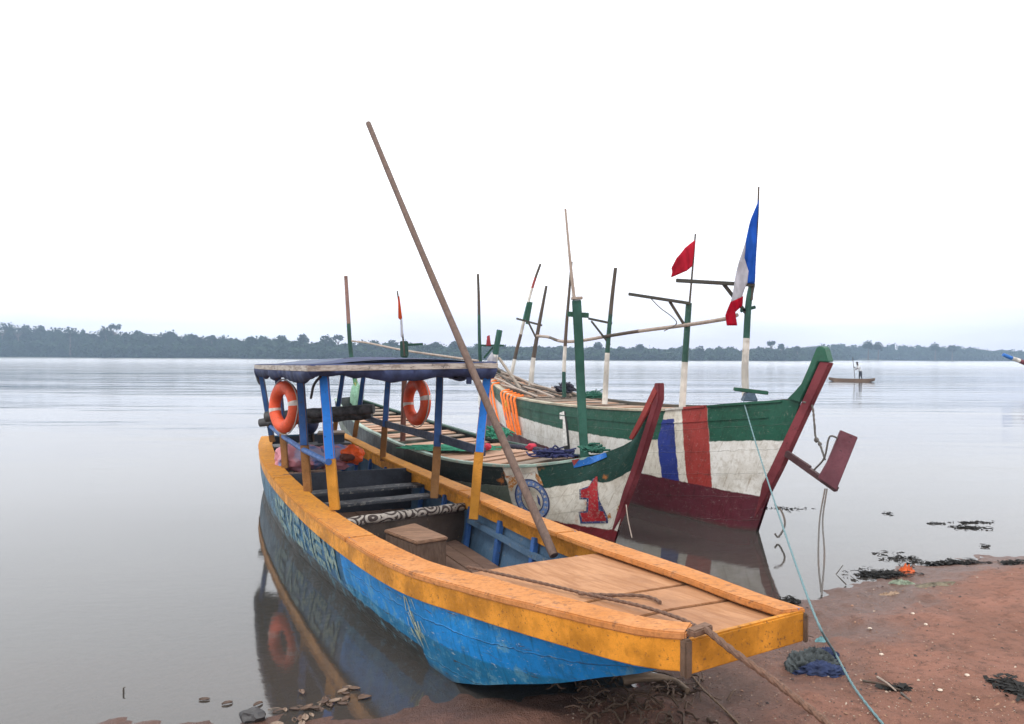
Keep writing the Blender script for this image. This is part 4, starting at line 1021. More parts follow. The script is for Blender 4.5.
# ================================================================= GREEN, WHITE AND MAROON BOAT
foot2 = Pz(755, 531, 0); dr2 = V((.552, -.834))
jt = Pplane(801, 399, foot2, dr2)
near_r = [jt, Pd(770, 401, 8.72), Pd(740, 403, 8.98), Pd(710, 405.5, 9.25), Pd(680, 408, 9.6), Pd(650, 409.5, 10.0), Pd(600, 407.5, 11.0), Pd(550, 403, 12.4), Pd(515, 396.5, 14.2), Pd(499, 388, 16.2), Pd(488, 378, 18.4), Pd(481, 369, 19.8)]
far_r = [jt + V((.03, .03, 0)), V((3.08, 8.9, 1.50)), V((2.98, 9.5, 1.42)), V((2.85, 10.1, 1.36)), V((2.62, 11.0, 1.31)), V((2.3, 11.8, 1.28)), V((1.75, 13.3, 1.26)), V((.92, 15.9, 1.31)), V((.4, 17.6, 1.42)), V((-.1, 19.2, 1.58)), V((-.42, 20.3, 1.72))]
nch_r = [foot2 + V((-.02, 0, -.15)), foot2 + V((-.35, .25, -.2)), V((2.15, 9.75, -.2)), V((1.75, 10.4, -.2)), V((1.3, 11.3, -.2)), V((.75, 12.6, -.2)), V((.25, 14.3, -.2)), V((-.1, 16.2, -.15)), V((-.5, 18.3, 0)), V((-.75, 19.5, .25))]
fch_r = [foot2 + V((.02, .02, -.15)), foot2 + V((-.1, .6, -.2)), V((2.5, 10.3, -.2)), V((2.2, 11.2, -.2)), V((1.8, 12.2, -.2)), V((1.2, 13.7, -.2)), V((.5, 15.8, -.2)), V((-.1, 18.0, 0)), V((-.6, 20.0, .25))]
RB = Hull(near_r, far_r, nch_r, fch_r, .09)
rgt = thing('wooden_pirogue', 'large green, white and maroon pirogue with upright stripes, flying the tricolour flag', 'boat', (1., 13.5, 0))
su = RB.s_of_u
GR2 = (.007, .078, .046); RD = (.30, .035, .028)
lay = [
    (GR2, None, None, None, 0, .50, -.026, None, None, 0),
    (W_, su(707) , su(640), None, 0, None, 0, None, None, .37),
    ((.018, .035, .22), su(674), su(656), .14, 0, None, 0, None, None, .37),
    (RD, su(707), su(683), None, 0, None, 0, None, None, .37),
    (GR2, su(667), None, None, 0, .47, -.026, None, None, .0),
    ((.09, .012, .022), None, None, None, 0, None, 0, None, (.42, .024), 0),
]
hmr = layered('large_pirogue_paint', (.70, .69, .66), lay, stain=(.36, .33, .28), scratch=.25)
build(RB.mesh(12), 'hull', hmr, rgt, smooth=True, ang=60)
stem('stem_post', [(738, 545), (753, 545), (753, 529), (783, 470), (814, 402), (832, 363), (822, 361), (804, 402), (772, 470), (742, 527)], foot2, dr2, .08, M_mar, rgt)
stem('stem_head', [(831, 362), (827, 348), (823, 346), (819, 348), (811, 368), (804, 384), (797, 392), (790, 399), (803, 402), (821, 361.5)], foot2, dr2, .105, M_grn, rgt, 0.)
M_pr = paint('pale_rail_wood', (.42, .38, .28), worn=(.3, .22, .15), amt=.6, sc=8)
for w_ in (0, 1):
    tA, tB = (0.01, RB.t_of_u(650)), (RB.t_of_u(648), 1.)
    if w_ == 0:
        mb = MB(); mb.loft(strip_cap(RB, 0, .05, .03, .02, RB.t_of_u(706), RB.t_of_u(684), 8, dz=.01), 0, caps=True); build(mb, 'red_rail_block', M_red, rgt, bevel=.004)
        mb = MB(); mb.loft(strip_cap(RB, 0, .05, .03, .02, RB.t_of_u(683.5), RB.t_of_u(667), 8, dz=.01), 0, caps=True); build(mb, 'white_rail_block', M_mw, rgt, bevel=.004)
        mb = MB(); mb.loft(strip_cap(RB, 0, .05, .03, .02, .02, RB.t_of_u(706.5), 30, dz=.006), 0, caps=True); build(mb, 'rail', M_grn, rgt, bevel=.004)
        mb = MB(); mb.loft(strip_cap(RB, 0, .10, .03, .02, RB.t_of_u(666.5), 1., 70, dz=.006), 0, caps=True); build(mb, 'rail', M_pr, rgt, bevel=.004)
    else:
        mb = MB(); mb.loft(strip_cap(RB, 1, .08, .06, .02, .02, 1., 90, dz=.01), 0, caps=True); build(mb, 'rail', wood('grey_rail', (.12, .11, .09)), rgt, bevel=.004)
# rubbing strake between the two green planks
mb = MB(); rows = []; uvs = []
for k in range(80):
    s_ = .35 + (RB.ln - .5) * k / 79; dp = .20 - .008 * s_; rows.append([RB.surf(s_, dp - .16 * 0, .0), RB.surf(s_, dp, .012), RB.surf(s_, dp + .014, .012), RB.surf(s_, dp + .014, .0)]); uvs.append([(s_, dp)] * 4)
mb.loft(rows, 0, caps=True, uvs=uvs); build(mb, 'strake', hmr, rgt)
mb = MB(); rows = [[(lambda p: V((p.x, p.y, .9)))(RB.across(.1 + .89 * k / 40, .06)), (lambda p: V((p.x, p.y, .9)))(RB.across(.1 + .89 * k / 40, .94))] for k in range(41)]
mb.loft(rows, 0, closed=False); build(mb, 'floor', plain('dark_bilge', (.035, .028, .022)), rgt)
planks(RB, .06, .93, 0, 1, -.03, [M_pk2, M_pk], rgt, (.02, .04, .1), wmin=.12, wmax=.22)
# sticks stacked on deck
random.seed(21)
for k in range(16):
    t0 = random.uniform(.42, .75); f = random.uniform(.15, .85); a = RB.across(t0, f, .02 + .015 * (k % 4)); b = RB.across(min(.97, t0 + random.uniform(.14, .26)), min(.9, max(.1, f + random.uniform(-.2, .2))), .03 + .012 * (k % 4)); mb = MB()
    mb.tube([a, a.lerp(b, .5) + V((0, 0, .02)), b], .02, 7)
    tag(build(mb, 'wooden_stick', M_bam if k % 2 else M_dk, smooth=True, origin=a), 'one of the loose sticks heaped on the deck of the large pirogue', 'stick', 'sticks heaped on the deck')
# numeral 1 on the white side
mark(RB, [(0, [(563.5, 412), (565.8, 411.6), (568.4, 426), (570.8, 453), (567, 453), (563.2, 446)]), (1, [(560, 413), (564.5, 411), (566.8, 431), (568.2, 445.5), (563.2, 446.5), (563.4, 419.5), (560.2, 419)])], 'painted_numeral', [plain('black_paint', (.02, .02, .02)), plain('white_paint', (.75, .73, .7))], rgt, off=.006)
mark(RB, [(0, [(489, 405), (491.5, 412), (494, 419), (490, 420), (487, 417), (488, 410)])], 'black_patch', [plain('black_paint', (.02, .02, .02))], rgt, off=.006)
# bow bollard
bo = Pd(750, 398, 9.15); mb = MB()
mb.prism([Pd(742, 401, 9.1), Pd(757, 401, 9.1), Pd(753, 392, 9.1), Pd(746, 392, 9.1)], (0, 1, 0), .14); pb = build(mb, 'bow_bitt', plain('bluish_block', (.08, .12, .17)), rgt, bevel=.01)
bar('bitt_bar', (734, 389, 9.1), (768, 393, 9.05), .09, .045, M_grn, pb)
# masts of the large boat
ms = mast('mast', [(746, 400, 9.3), (745, 370, 9.3), (746, 345, 9.3), (748, 305, 9.3), (751.5, 284, 9.3)], [M_mw, M_green_post], [.52], .045, rgt, taper=.85)
bar('crossbar', (675.5, 280.5, 9.3), (754, 285, 9.25), .035, .045, M_bar, ms); bar('brace', (723, 284, 9.3), (748, 316, 9.3), .035, .04, M_bar, ms); bar('brace', (740, 311, 9.3), (755, 307, 9.3), .035, .04, M_mg, ms)
mast('flagstaff', [(751, 300, 9.27), (756, 230, 9.27), (757.5, 187, 9.27)], [M_dk], [], .017, ms, taper=.6)
ms = mast('mast', [(682.5, 408, 10.2), (685, 360, 10.2), (688.5, 303, 10.2)], [M_mw, M_mg], [.43], .045, rgt, taper=.9)
bar('crossbar', (628, 294, 10.2), (690, 303.5, 10.15), .03, .04, M_bar, ms); bar('brace', (669, 301, 10.2), (686, 328, 10.2), .03, .035, M_bar, ms)
mast('flagstaff', [(689, 305, 10.2), (692.5, 262, 10.2), (694.5, 234, 10.2)], [M_dk], [], .014, ms)
ms = mast('mast', [(605, 404, 12.2), (607.5, 350, 12.2), (611, 305, 12.2), (615, 268, 12.2)], [M_mw, M_mg, M_dk], [.36, .66], .045, rgt, taper=.6)
bar('crossbar', (588, 318.5, 12.2), (612, 323.5, 12.2), .03, .035, M_bar, ms); bar('brace', (591, 321, 12.2), (610, 345, 12.2), .03, .03, M_bar, ms)
mast('mast', [(564.5, 397, 13.2), (564, 370, 13.2), (566, 330, 13.2), (569, 290, 13.2), (571, 262, 13.2)], [M_mg, M_mw, M_dk], [.2, .37], .036, rgt, taper=.55)
ms = mast('mast', [(531, 386, 16.5), (533, 362, 16.5), (538, 330, 16.5), (546, 286, 16.5)], [M_mw, M_dk], [.28], .055, rgt, taper=.5)
bar('crossbar', (516, 318.5, 16.5), (542, 325.5, 16.5), .03, .04, M_bar, ms); bar('brace', (528, 322, 16.5), (537, 340, 16.5), .04, .04, M_bar, ms)
mast('mast', [(511, 377, 18.5), (516, 353, 18.5), (521, 333, 18.5), (527, 306, 18.5), (534, 281, 18.5), (540, 264, 18.5)], [M_mw, M_dk, M_mw, M_green_post, M_mw, M_red, M_dk], [.17, .36, .5, .66, .78, .88], .045, rgt, taper=.6)
mb = MB(); mb.beam(Pd(527, 322, 18.4), Pd(530.5, 302, 18.4), .09, .03, up=(0, 1, 0)); mb.beam(Pd(527, 322, 18.4), Pd(526.5, 324, 18.4), .06, .03, up=(0, 1, 0)); build(mb, 'mast_board', M_grn, rgt, bevel=.004)
ms = mast('mast', [(481, 375, 19.6), (479.5, 345, 19.6), (478.5, 300, 19.6), (477.5, 274, 19.6)], [M_mg, M_mg, M_dk], [.2, .6], .05, rgt, taper=.6)
bar('crossbar', (478, 345.5, 19.6), (504, 345.5, 19.6), .05, .05, M_grn, ms); bar('brace', (493, 347, 19.6), (484, 358, 19.6), .05, .05, M_grn, ms)
mast('stern_post', [(494, 366, 19.5), (496, 350, 19.5), (499.5, 330, 19.5)], [M_mw, M_green_post], [.32], .075, rgt, taper=1.)
bar('stern_post', (499, 358, 19.4), (522, 391, 15.2), .06, .05, wood('grey_spar', (.32, .27, .22)), rgt)
# orange rope coil over the side
co = thing('rope_coil', 'bright orange rope coil hanging over the side of the large maroon-bottomed pirogue', 'rope', Pd(505, 392, 14.9))
M_ors = plain('orange_rope', (.80, .16, .012), .6, .2, 30.)
for k, (u0, vt, vb, lean) in enumerate(((487, 391, 424, 9), (490, 391, 425, 8.5), (493, 392, 422, 8), (503, 393, 428, 8), (506, 394, 431, 7.5), (509.5, 394, 433, 7), (513, 395, 434, 7), (516.5, 396, 434, 6))):
    g0 = inv(RB, u0, vt + 3, RB.s_of_u(u0), .05); g1 = inv(RB, u0 + lean, vb, g0[0], .6); path = []
    for q, sg in ((-.03, 0), (.03, 0), (.3, 0), (.6, 0), (.9, 0), (1., 0), (1., 1), (.9, 1), (.6, 1), (.3, 1), (.03, 1), (-.03, 1)):
        ss, dd_ = g0[0] + (g1[0] - g0[0]) * max(0, q) - .045 * sg, g1[1] * q; pp_ = RB.surf(ss, max(0, dd_), .045 if q > 0 else -.12)
        if q < 0: pp_ = pp_ + V((0, 0, .03))
        path.append(pp_)
    mb = MB(); mb.tube(cr(path, 50)[0], .019, 7); build(mb, 'loop', M_ors, co, smooth=True)
mb = MB(); mb.beam(Pd(508, 411, 14.7), Pd(508, 400, 14.8), .12, .03, up=(0, 1, 0)); build(mb, 'tied_cloth', plain('amber_cloth', (.6, .28, .03)), co, bevel=.01)
mb = MB(); mb.beam(Pd(509, 427, 14.65), Pd(508, 411.5, 14.7), .10, .03, up=(0, 1, 0)); build(mb, 'tied_cloth', plain('violet_cloth', (.28, .16, .24)), co, bevel=.01)
net('fishing_net', 'green net heap on the far rail of the large pirogue', Pd(593, 398, 12.9), (.2, .2, .09), plain('deep_green_net2', (.02, .12, .08), .8), 50, .008, 17)
net('rope_heap', 'dark rope heap beside a mast near the stern of the large pirogue', RB.across(RB.t_of_u(520), .7, .08), (.2, .25, .16), plain('dark_rope', (.03, .03, .05), .8), 30, .015, 19, 'rope')
# poles laid across the masts (bamboo)
def longpole(label, pts, r, m, name='bamboo_pole', taper=.8):
    P_, L_ = cr([Pd(*p) for p in pts], 40); mb = MB(); mb.tube(P_, lambda k: r * (1 - (1 - taper) * k) * (1 + .08 * (math.sin(k * 60) > .9)), 8, mf=lambda k: 1 if int(k * 7) % 3 == 1 else 0)
    tag(build(mb, name, m, smooth=True, origin=P_[0]), label, 'pole')
longpole('crooked pale bamboo pole tied level between the masts of the large pirogue', [(537, 336, 16.4), (548, 337, 15.5), (560, 341, 14.2), (578, 341, 13.2), (608, 336, 12.15), (640, 331, 11.2), (686, 325, 10.15), (724, 319, 9.5), (737, 315, 9.3)], .03, [M_bam, M_dk])
longpole('slender pale bamboo rod rising from the top of the tall green post', [(574, 300, 9.1), (570, 265, 9.1), (564.5, 209, 9.1)], .02, [M_bam, M_bam], taper=.6)
longpole('thin tan spar running from the stern pole behind the blue roof', [(352, 341, 17.4), (368, 343, 16.), (402, 350, 12.8), (450, 357, 10.8), (478, 361, 10.)], .02, [M_bam, M_bam])
# flags
def flag(name, label, polys, d, mats, wav=.05, grid=.035):
    mb = MB(); c = Pd(*polys[0][1][0], d)
    for mi, poly in polys:
        pts = [Pd(u, v, d) for u, v in poly]; bm = bmesh.new(); bm.faces.new([bm.verts.new((p.x, p.z, 0)) for p in pts])
        xs_ = [p.x for p in pts]; zs_ = [p.z for p in pts]
        for ax, lo, hi in ((0, min(xs_), max(xs_)), (1, min(zs_), max(zs_))):
            q = lo + grid
            while q < hi: bmesh.ops.bisect_plane(bm, geom=bm.verts[:] + bm.edges[:] + bm.faces[:], plane_co=(q, 0, 0) if ax == 0 else (0, q, 0), plane_no=(1, 0, 0) if ax == 0 else (0, 1, 0)); q += grid
        bmesh.ops.triangulate(bm, faces=bm.faces[:]); bm.verts.index_update()
        def yy(x, z_): return d + wav * math.sin((x * 1. + z_ * .25) * 22) + wav * .5 * math.sin(x * 9 - z_ * 14)
        n_ = len(bm.verts); F_ = [tuple(v.index for v in f.verts) for f in bm.faces]
        mb.add([V((v.co.x, yy(v.co.x, v.co.y), v.co.y)) for v in bm.verts], F_, mi); bm.free()
    o = build(mb, name, mats, smooth=True, ang=80, origin=c); md = o.modifiers.new('thickness', 'SOLIDIFY'); md.thickness = .004
    return tag(o, label, 'flag')
def cloth(name, c):
    if name in MC: return MC[name]
    g = G(name); n1 = g.noise(scale=(2, 2, .6), sc=7, det=4); b = g.mix(g.smooth(n1, .35, .7), tuple(x * .7 for x in c), c)
    d_ = g.n('ShaderNodeBsdfDiffuse'); g.l(b, d_.inputs[0]); t_ = g.n('ShaderNodeBsdfTranslucent'); g.l(b, t_.inputs[0]); m_ = g.n('ShaderNodeMixShader'); m_.inputs[0].default_value = .4
    g.l(d_.outputs[0], m_.inputs[1]); g.l(t_.outputs[0], m_.inputs[2]); g.l(m_.outputs[0], g.out.inputs[0]); MC[name] = g.m; return g.m
FB, FW, FRd = cloth('flag_blue', (.03, .14, .60)), cloth('flag_white', (.66, .66, .72)), cloth('flag_red', (.55, .015, .04))
flag('tricolour_flag', 'limp blue, white and red flag drooping from the tallest staff at the bow', [
    (0, [(757, 200), (756.6, 230), (755.5, 260), (753.5, 284), (747, 283), (748, 271), (743.5, 258), (744.5, 241), (750, 220)]),
    (1, [(744.5, 241), (743.5, 258), (748, 271), (747, 283), (744, 290), (741, 298), (730, 303), (734, 281), (739, 260)]),
    (2, [(730, 302), (741, 297), (742.5, 296), (742, 305), (735, 312), (737, 325.5), (727, 325.5), (725.5, 315)])], 9.22, [FB, FW, FRd], .022)
flag('red_flag', 'plain red flag hanging on the lower staff left of the tricolour', [(0, [(694.3, 240), (693.5, 255), (692, 266), (686, 271), (679, 274), (670.5, 277.5), (672, 272), (671, 268), (676, 258), (684, 248)])], 10.15, [cloth('flag_red2', (.62, .03, .06))], .03)
flag('pennant', 'small orange and white pennant rolled round the staff of the middle boat', [(0, [(397.6, 297), (399, 296), (402, 318), (400, 320), (398, 318)]), (1, [(400, 320), (402, 318), (403, 333), (402, 338), (400.5, 336)])], 11.7, [cloth('pennant_orange', (.65, .10, .03)), FW], .01)
flag('pennant', 'tiny faded pink pennant on the stern of the large pirogue', [(0, [(487, 336), (489.5, 335), (491, 346), (486, 346)])], 19.5, [cloth('pennant_pink', (.55, .10, .12))], .02)
flag('pennant', 'torn white scrap of cloth tied below the green crossbar at the stern', [(0, [(487, 359), (492, 352), (495, 358), (497, 354), (496, 363), (488, 363)])], 19.3, [FW], .02)
# bow board on its arm
og = Pplane(790, 457, foot2, dr2)
mb = MB(); mb.beam(Pd(787, 454, 8.42), Pd(838, 490, 7.95), .06, .055); mb.beam(Pd(787, 452, 8.42), Pd(811, 468, 8.2), .05, .04)
arm = build(mb, 'bow_arm', paint('dark_maroon_arm', (.06, .022, .025)), rgt, bevel=.005)
mb = MB(); mb.prism([Pd(841, 430, 8.0), Pd(858, 437, 7.98), Pd(837, 490, 7.94), Pd(819, 478, 8.0), Pd(828, 462, 8.)], (.2, 1, 0), .06); build(mb, 'bow_fluke_board', paint('maroon_board', (.125, .03, .045), worn=(.07, .03, .035), amt=.3, sc=5), arm, bevel=.006)
# ropes at bow
M_blr = wood('pale_blue_rope', (.17, .29, .31), (.11, .19, .21), ax=(4, 4, 4), sc=20, samt=.2, stain=(.2, .2, .2)); M_gr = wood('grey_rope', (.16, .15, .14), ax=(4, 4, 4), sc=20)
rope('mooring_rope', 'pale blue mooring rope slanting from the large pirogue to the beach', [Pd(744, 402, 9.0), Pd(757, 445, 8.2), Pd(775, 500, 6.9), Pd(800, 572, 5.4), Pd(822, 628, 4.5), gp(838, 655, .05), gp(858, 690, .04), gp(888, 728, .02), gp(905, 750)], .008, M_blr)
rope('rope', 'knotted grey rope hanging from the large prow to the maroon board', [Pd(803, 402, 8.3), Pd(812, 405, 8.25), Pd(815, 425, 8.2), Pd(816, 436, 8.2), Pd(820, 443, 8.15), Pd(826, 460, 8.05)], .012, M_gr)
rope('rope', 'loop of thin grey rope at the inner edge of the maroon board', [Pd(815, 470, 8.15), Pd(825, 458, 8.05), Pd(829, 440, 8.0), Pd(832, 436, 7.98), Pd(838, 438, 7.97)], .01, M_gr, twist=False)
mb = MB(); mb.blob(Pd(817, 440, 8.2), .028, 2, .3, 2., 1); mb.blob(Pd(820.5, 444, 8.17), .022, 2, .3, 2., 4); tag(build(mb, 'rope_knot', M_gr, smooth=True), 'dark knot on the grey rope between the prow and the maroon board', 'knot')
rope('rope', 'left strand of thin rope dropping from the maroon board to the water', [Pd(826, 489, 7.95), Pd(821, 520, 7.6), Pd(820, 560, 6.9), Pd(823, 592, 6.5)], .008, M_gr, twist=False)
rope('rope', 'right strand of thin rope dropping from the maroon board to the water', [Pd(828, 489, 7.95), Pd(824, 520, 7.6), Pd(826, 555, 6.9), Pd(823.5, 596, 6.45)], .008, M_gr, twist=False)
rope('rope', 'dark rope loop hanging at the waterline below the prow', [Pd(776, 505, 8.6), Pd(783, 512, 8.5), Pd(786, 525, 8.4), Pd(780, 537, 8.4), Pd(776, 534, 8.4)], .011, M_gr, twist=False)
rope('rope', 'thin pale cord hanging below the stem of the middle boat', [Pd(627, 505, 8.0), Pd(629, 520, 7.9), Pd(633, 538, 7.8)], .006, M_bam, twist=False)
rope('rope', 'thin line sagging under the crossbar of the red flag mast', [Pd(650, 298, 10.2), Pd(660, 308, 10.2), Pd(672, 317, 10.2), Pd(676, 324, 10.2), Pd(664, 331, 10.4)], .006, M_gr, twist=False)

# ================================================================= DUGOUT WITH PERSON, prow at right
cd = 66.; c0 = Pd(851, 381.3, cd); c0.z = 0
can_ = thing('dugout_canoe', 'narrow tan dugout canoe far out on the river', 'canoe', c0)
wl = Pd(829, 381, 67); wr = Pd(875, 381, 65); ax_ = (V((wr.x, wr.y, 0)) - V((wl.x, wl.y, 0))); Lc = ax_.length; ax_.normalize(); sd_ = V((-ax_.y, ax_.x, 0)); mb = MB(); rows = []
for i in range(31):
    k = i / 30; hw = .30 * math.sin(math.pi * (.04 + .92 * k)) ** .5; e_ = abs(2 * k - 1) ** 4; p = V((wl.x, wl.y, 0)) + ax_ * Lc * k; zt = .24 + .10 * e_
    zb = -.1 + .2 * e_
    rows.append([p + sd_ * hw + z * zt, p + sd_ * hw * .75 + z * (zb + .05), p + z * zb, p - sd_ * hw * .75 + z * (zb + .05), p - sd_ * hw + z * zt, p - sd_ * (hw - .04) + z * zt, p - sd_ * hw * .6 + z * (zb + .1), p + sd_ * hw * .6 + z * (zb + .1), p + sd_ * (hw - .04) + z * zt])
mb.loft(rows, 0, caps=True); build(mb, 'hull', wood('dugout_wood', (.24, .16, .11), (.13, .09, .065), ax=(1, 5, 5), sc=1.), can_, smooth=True, ang=50)
def person():
    b = Pd(860.5, 380.2, 65.9); b.z = .05; k = .98
    J = {'pel': (0, 0, .82), 'spn': (-.06, 0, 1.02), 'chs': (-.17, 0, 1.22), 'nek': (-.24, 0, 1.36), 'hd0': (-.27, 0, 1.44), 'hd1': (-.31, 0, 1.56),
         'hpL': (.0, .1, .80), 'knL': (-.02, .13, .44), 'anL': (-.02, .14, .06), 'toL': (-.16, .14, .02), 'hpR': (.0, -.1, .80), 'knR': (.03, -.13, .44), 'anR': (.08, -.14, .06), 'toR': (-.06, -.15, .02),
         'shL': (-.18, .19, 1.28), 'elL': (-.34, .22, 1.10), 'haL': (-.50, .12, 1.22), 'fiL': (-.56, .08, 1.25), 'shR': (-.18, -.19, 1.28), 'elR': (-.36, -.24, 1.08), 'haR': (-.50, -.10, .98), 'fiR': (-.555, -.05, .98)}
    rad = {'pel': .15, 'spn': .14, 'chs': .16, 'nek': .065, 'hd0': .085, 'hd1': .085, 'hpL': .10, 'knL': .07, 'anL': .045, 'toL': .035, 'hpR': .10, 'knR': .07, 'anR': .045, 'toR': .035, 'shL': .07, 'elL': .045, 'haL': .035, 'fiL': .03, 'shR': .07, 'elR': .045, 'haR': .035, 'fiR': .03}
    ed = [('pel', 'spn'), ('spn', 'chs'), ('chs', 'nek'), ('nek', 'hd0'), ('hd0', 'hd1'), ('pel', 'hpL'), ('hpL', 'knL'), ('knL', 'anL'), ('anL', 'toL'), ('pel', 'hpR'), ('hpR', 'knR'), ('knR', 'anR'), ('anR', 'toR'), ('chs', 'shL'), ('shL', 'elL'), ('elL', 'haL'), ('haL', 'fiL'), ('chs', 'shR'), ('shR', 'elR'), ('elR', 'haR'), ('haR', 'fiR')]
    ks = list(J); me = bpy.data.meshes.new('person'); me.from_pydata([V(J[q]) * k for q in ks], [(ks.index(a), ks.index(c)) for a, c in ed], [])
    o = bpy.data.objects.new('body', me); col.objects.link(o); sk_ = o.modifiers.new('s', 'SKIN'); o.modifiers.new('u', 'SUBSURF').levels = 2
    for i, q in enumerate(ks): me.skin_vertices[0].data[i].radius = (rad[q] * k, rad[q] * k)
    me.skin_vertices[0].data[0].use_root = True
    dg = bpy.context.evaluated_depsgraph_get(); m2 = bpy.data.meshes.new_from_object(o.evaluated_get(dg)); bpy.data.objects.remove(o)
    m2.name = 'body'; m2.materials.clear()
    for mm in (plain('skin', (.08, .045, .03)), plain('white_shirt', (.6, .62, .66)), plain('dark_trousers', (.03, .035, .05))): m2.materials.append(mm)
    for f in m2.polygons:
        c = f.center / k; ms_ = 0
        if c.z < .88: ms_ = 2 if c.z > .1 else 0
        elif c.z < 1.36 and (c.x > -.33): ms_ = 1
        f.material_index = ms_
    m2.shade_smooth()
    r_ = thing('person', 'person in white shirt and dark trousers standing in the dugout with a pole', 'person', b)
    q = bpy.data.objects.new('body', m2); col.objects.link(q); q.parent = r_
    mb = MB(); mb.blob(b + V(J['hd1']) * k + V((.015, 0, .035)), (.10, .095, .085), 3, .08, 3., 1); build(mb, 'hair', plain('black_hair', (.015, .012, .012), .9), r_, smooth=True)
    mb = MB(); a_ = b + V((-.62, .12, 2.05)) * 1; c_2 = b + V((-.46, -.08, .1)); mb.tube([a_, c_2 + V((0, 0, -.3))], .022, 7); tag(build(mb, 'punting_pole', M_dk, smooth=True, origin=c_2), 'thin dark pole held upright by the person in the dugout', 'pole')
person()
# prow poking in at the right edge
q0 = Pd(1030, 380, 54.); q0.z = 0
pr = thing('wooden_pirogue', 'far prow with a blue, white and red tip poking in at the right edge', 'boat', q0)
P_ = [Pd(1003, 354.5, 54.), Pd(1010, 357.5, 54.), Pd(1018, 360.3, 54.), Pd(1032, 366, 54.2), Pd(1045, 373, 54.5), Pd(1062, 381, 55)]
mb = MB(); PP, _ = cr(P_, 40); mb.tube(PP, lambda k: .12 + .15 * k, 8, mf=lambda k: 0 if k < .14 else (1 if k < .22 else 2)); build(mb, 'stem_post', [M_blue, M_mw, M_mar], pr, smooth=True)
mb = MB(); rows = []; w0 = Pd(1045, 380, 54.5); w0.z = 0
for i in range(20):
    k = i / 19; p = w0 + V((10. * k, 3. * k, 0)); hw = .9 * math.sin(math.pi * (.02 + .96 * k)) ** .6; pn = V((-.29, .96, 0)); zt = .9 + .5 * (1 - k) ** 4
    rows.append([p + pn * hw + z * zt, p + pn * hw * .7 - z * .15, p - pn * hw * .7 - z * .15, p - pn * hw + z * zt, p - pn * (hw - .05) + z * (zt - .01), p - pn * hw * .5 + z * .1, p + pn * hw * .5 + z * .1, p + pn * (hw - .05) + z * (zt - .01)])
mb.loft(rows, 0, caps=True); build(mb, 'hull', M_red, pr, smooth=True)

# ================================================================= BEACH LITTER
# crumpled garment
c = gp(818, 668, .0); sh = thing('crumpled_cloth', 'crumpled navy and grey cloth lying on the beach right of the orange bow', 'cloth', c)
def rag(c, rx, ry, h, seed, nx_=46, fr=4., rot=0.):
    mb = MB(); rows = []
    for i in range(nx_):
        r = []
        for j in range(nx_):
            a, b = (i / (nx_ - 1) - .5) * 2, (j / (nx_ - 1) - .5) * 2; rr = max(abs(a), abs(b)) + 1e-6; l_ = math.hypot(a, b) + 1e-6; kx, ky = a * rr / l_, b * rr / l_
            kk = 1 + .25 * noise.noise(V((kx * 1.7, ky * 1.7, seed))); q = V((kx * rx * kk, ky * ry * kk, 0)); q.rotate(Matrix.Rotation(rot, 3, 'Z'))
            w2_ = noise.noise(V((kx * 1.3, ky * 1.3, seed + 5))); zz = h * (1 - rr ** 2.6) * (.55 + .42 * (1 - 2 * abs(math.sin(kx * 6.5 + w2_ * 6 + ky * 1.5))) * (.6 + .4 * math.sin(ky * 6 + seed)) + .45 * noise.noise(V((kx * 2.6, ky * 2.6, seed))))
            x_, y_ = c.x + q.x, c.y + q.y; r.append(V((x_, y_, ground_z(x_, y_) - .004 + zz)))
        rows.append(r)
    mb.loft(rows, 0, closed=False); return mb
def crumple(c, r, seed, rot, fr=2.6):
    bm = bmesh.new(); bmesh.ops.create_icosphere(bm, subdivisions=5, radius=1); mb = MB(); pts = []; M_ = Matrix.Rotation(rot, 3, 'Z')
    for v in bm.verts:
        q = v.co; n1 = 1 - 2 * abs(noise.noise(q * fr + V((seed, 0, 0)))); n2 = 1 - 2 * abs(noise.noise(q * fr * 2.3 + V((0, seed, 0)))); k = .72 + .34 * n1 + .16 * n2
        p = M_ @ V((q.x * r[0], q.y * r[1], max(0, q.z) * r[2])) * k; x_, y_ = c.x + p.x, c.y + p.y; pts.append(V((x_, y_, ground_z(x_, y_) - .006 + p.z)))
    mb.add(pts, [tuple(v.index for v in f.verts) for f in bm.faces]); bm.free(); return mb
M_nc, M_cc = plain('navy_cloth', (.020, .032, .085), .85, .4, 15.), plain('charcoal_cloth', (.055, .065, .068), .9, .5, 15.)
build(crumple(c + V((.0, -.06, 0)), (.15, .07, .06), 3, -.15), 'navy_part', M_nc, sh, smooth=True, ang=180)
build(crumple(c + V((-.07, .03, 0)), (.11, .075, .09), 8, .3, 3.2), 'grey_part', M_cc, sh, smooth=True, ang=180)
build(crumple(c + V((.03, .05, 0)), (.12, .07, .10), 12, -.3, 3.2), 'grey_part', M_cc, sh, smooth=True, ang=180)
build(crumple(c + V((.12, .14, 0)), (.09, .07, .08), 21, .4), 'sleeve', M_nc, sh, smooth=True, ang=180)
tag(build(rag(gp(824, 640), .05, .04, .04, 5, rot=.3), 'rag', plain('teal_scrap', (.12, .25, .27), .8), smooth=True), 'small teal scrap beside the blue rope above the crumpled cloth', 'rag')
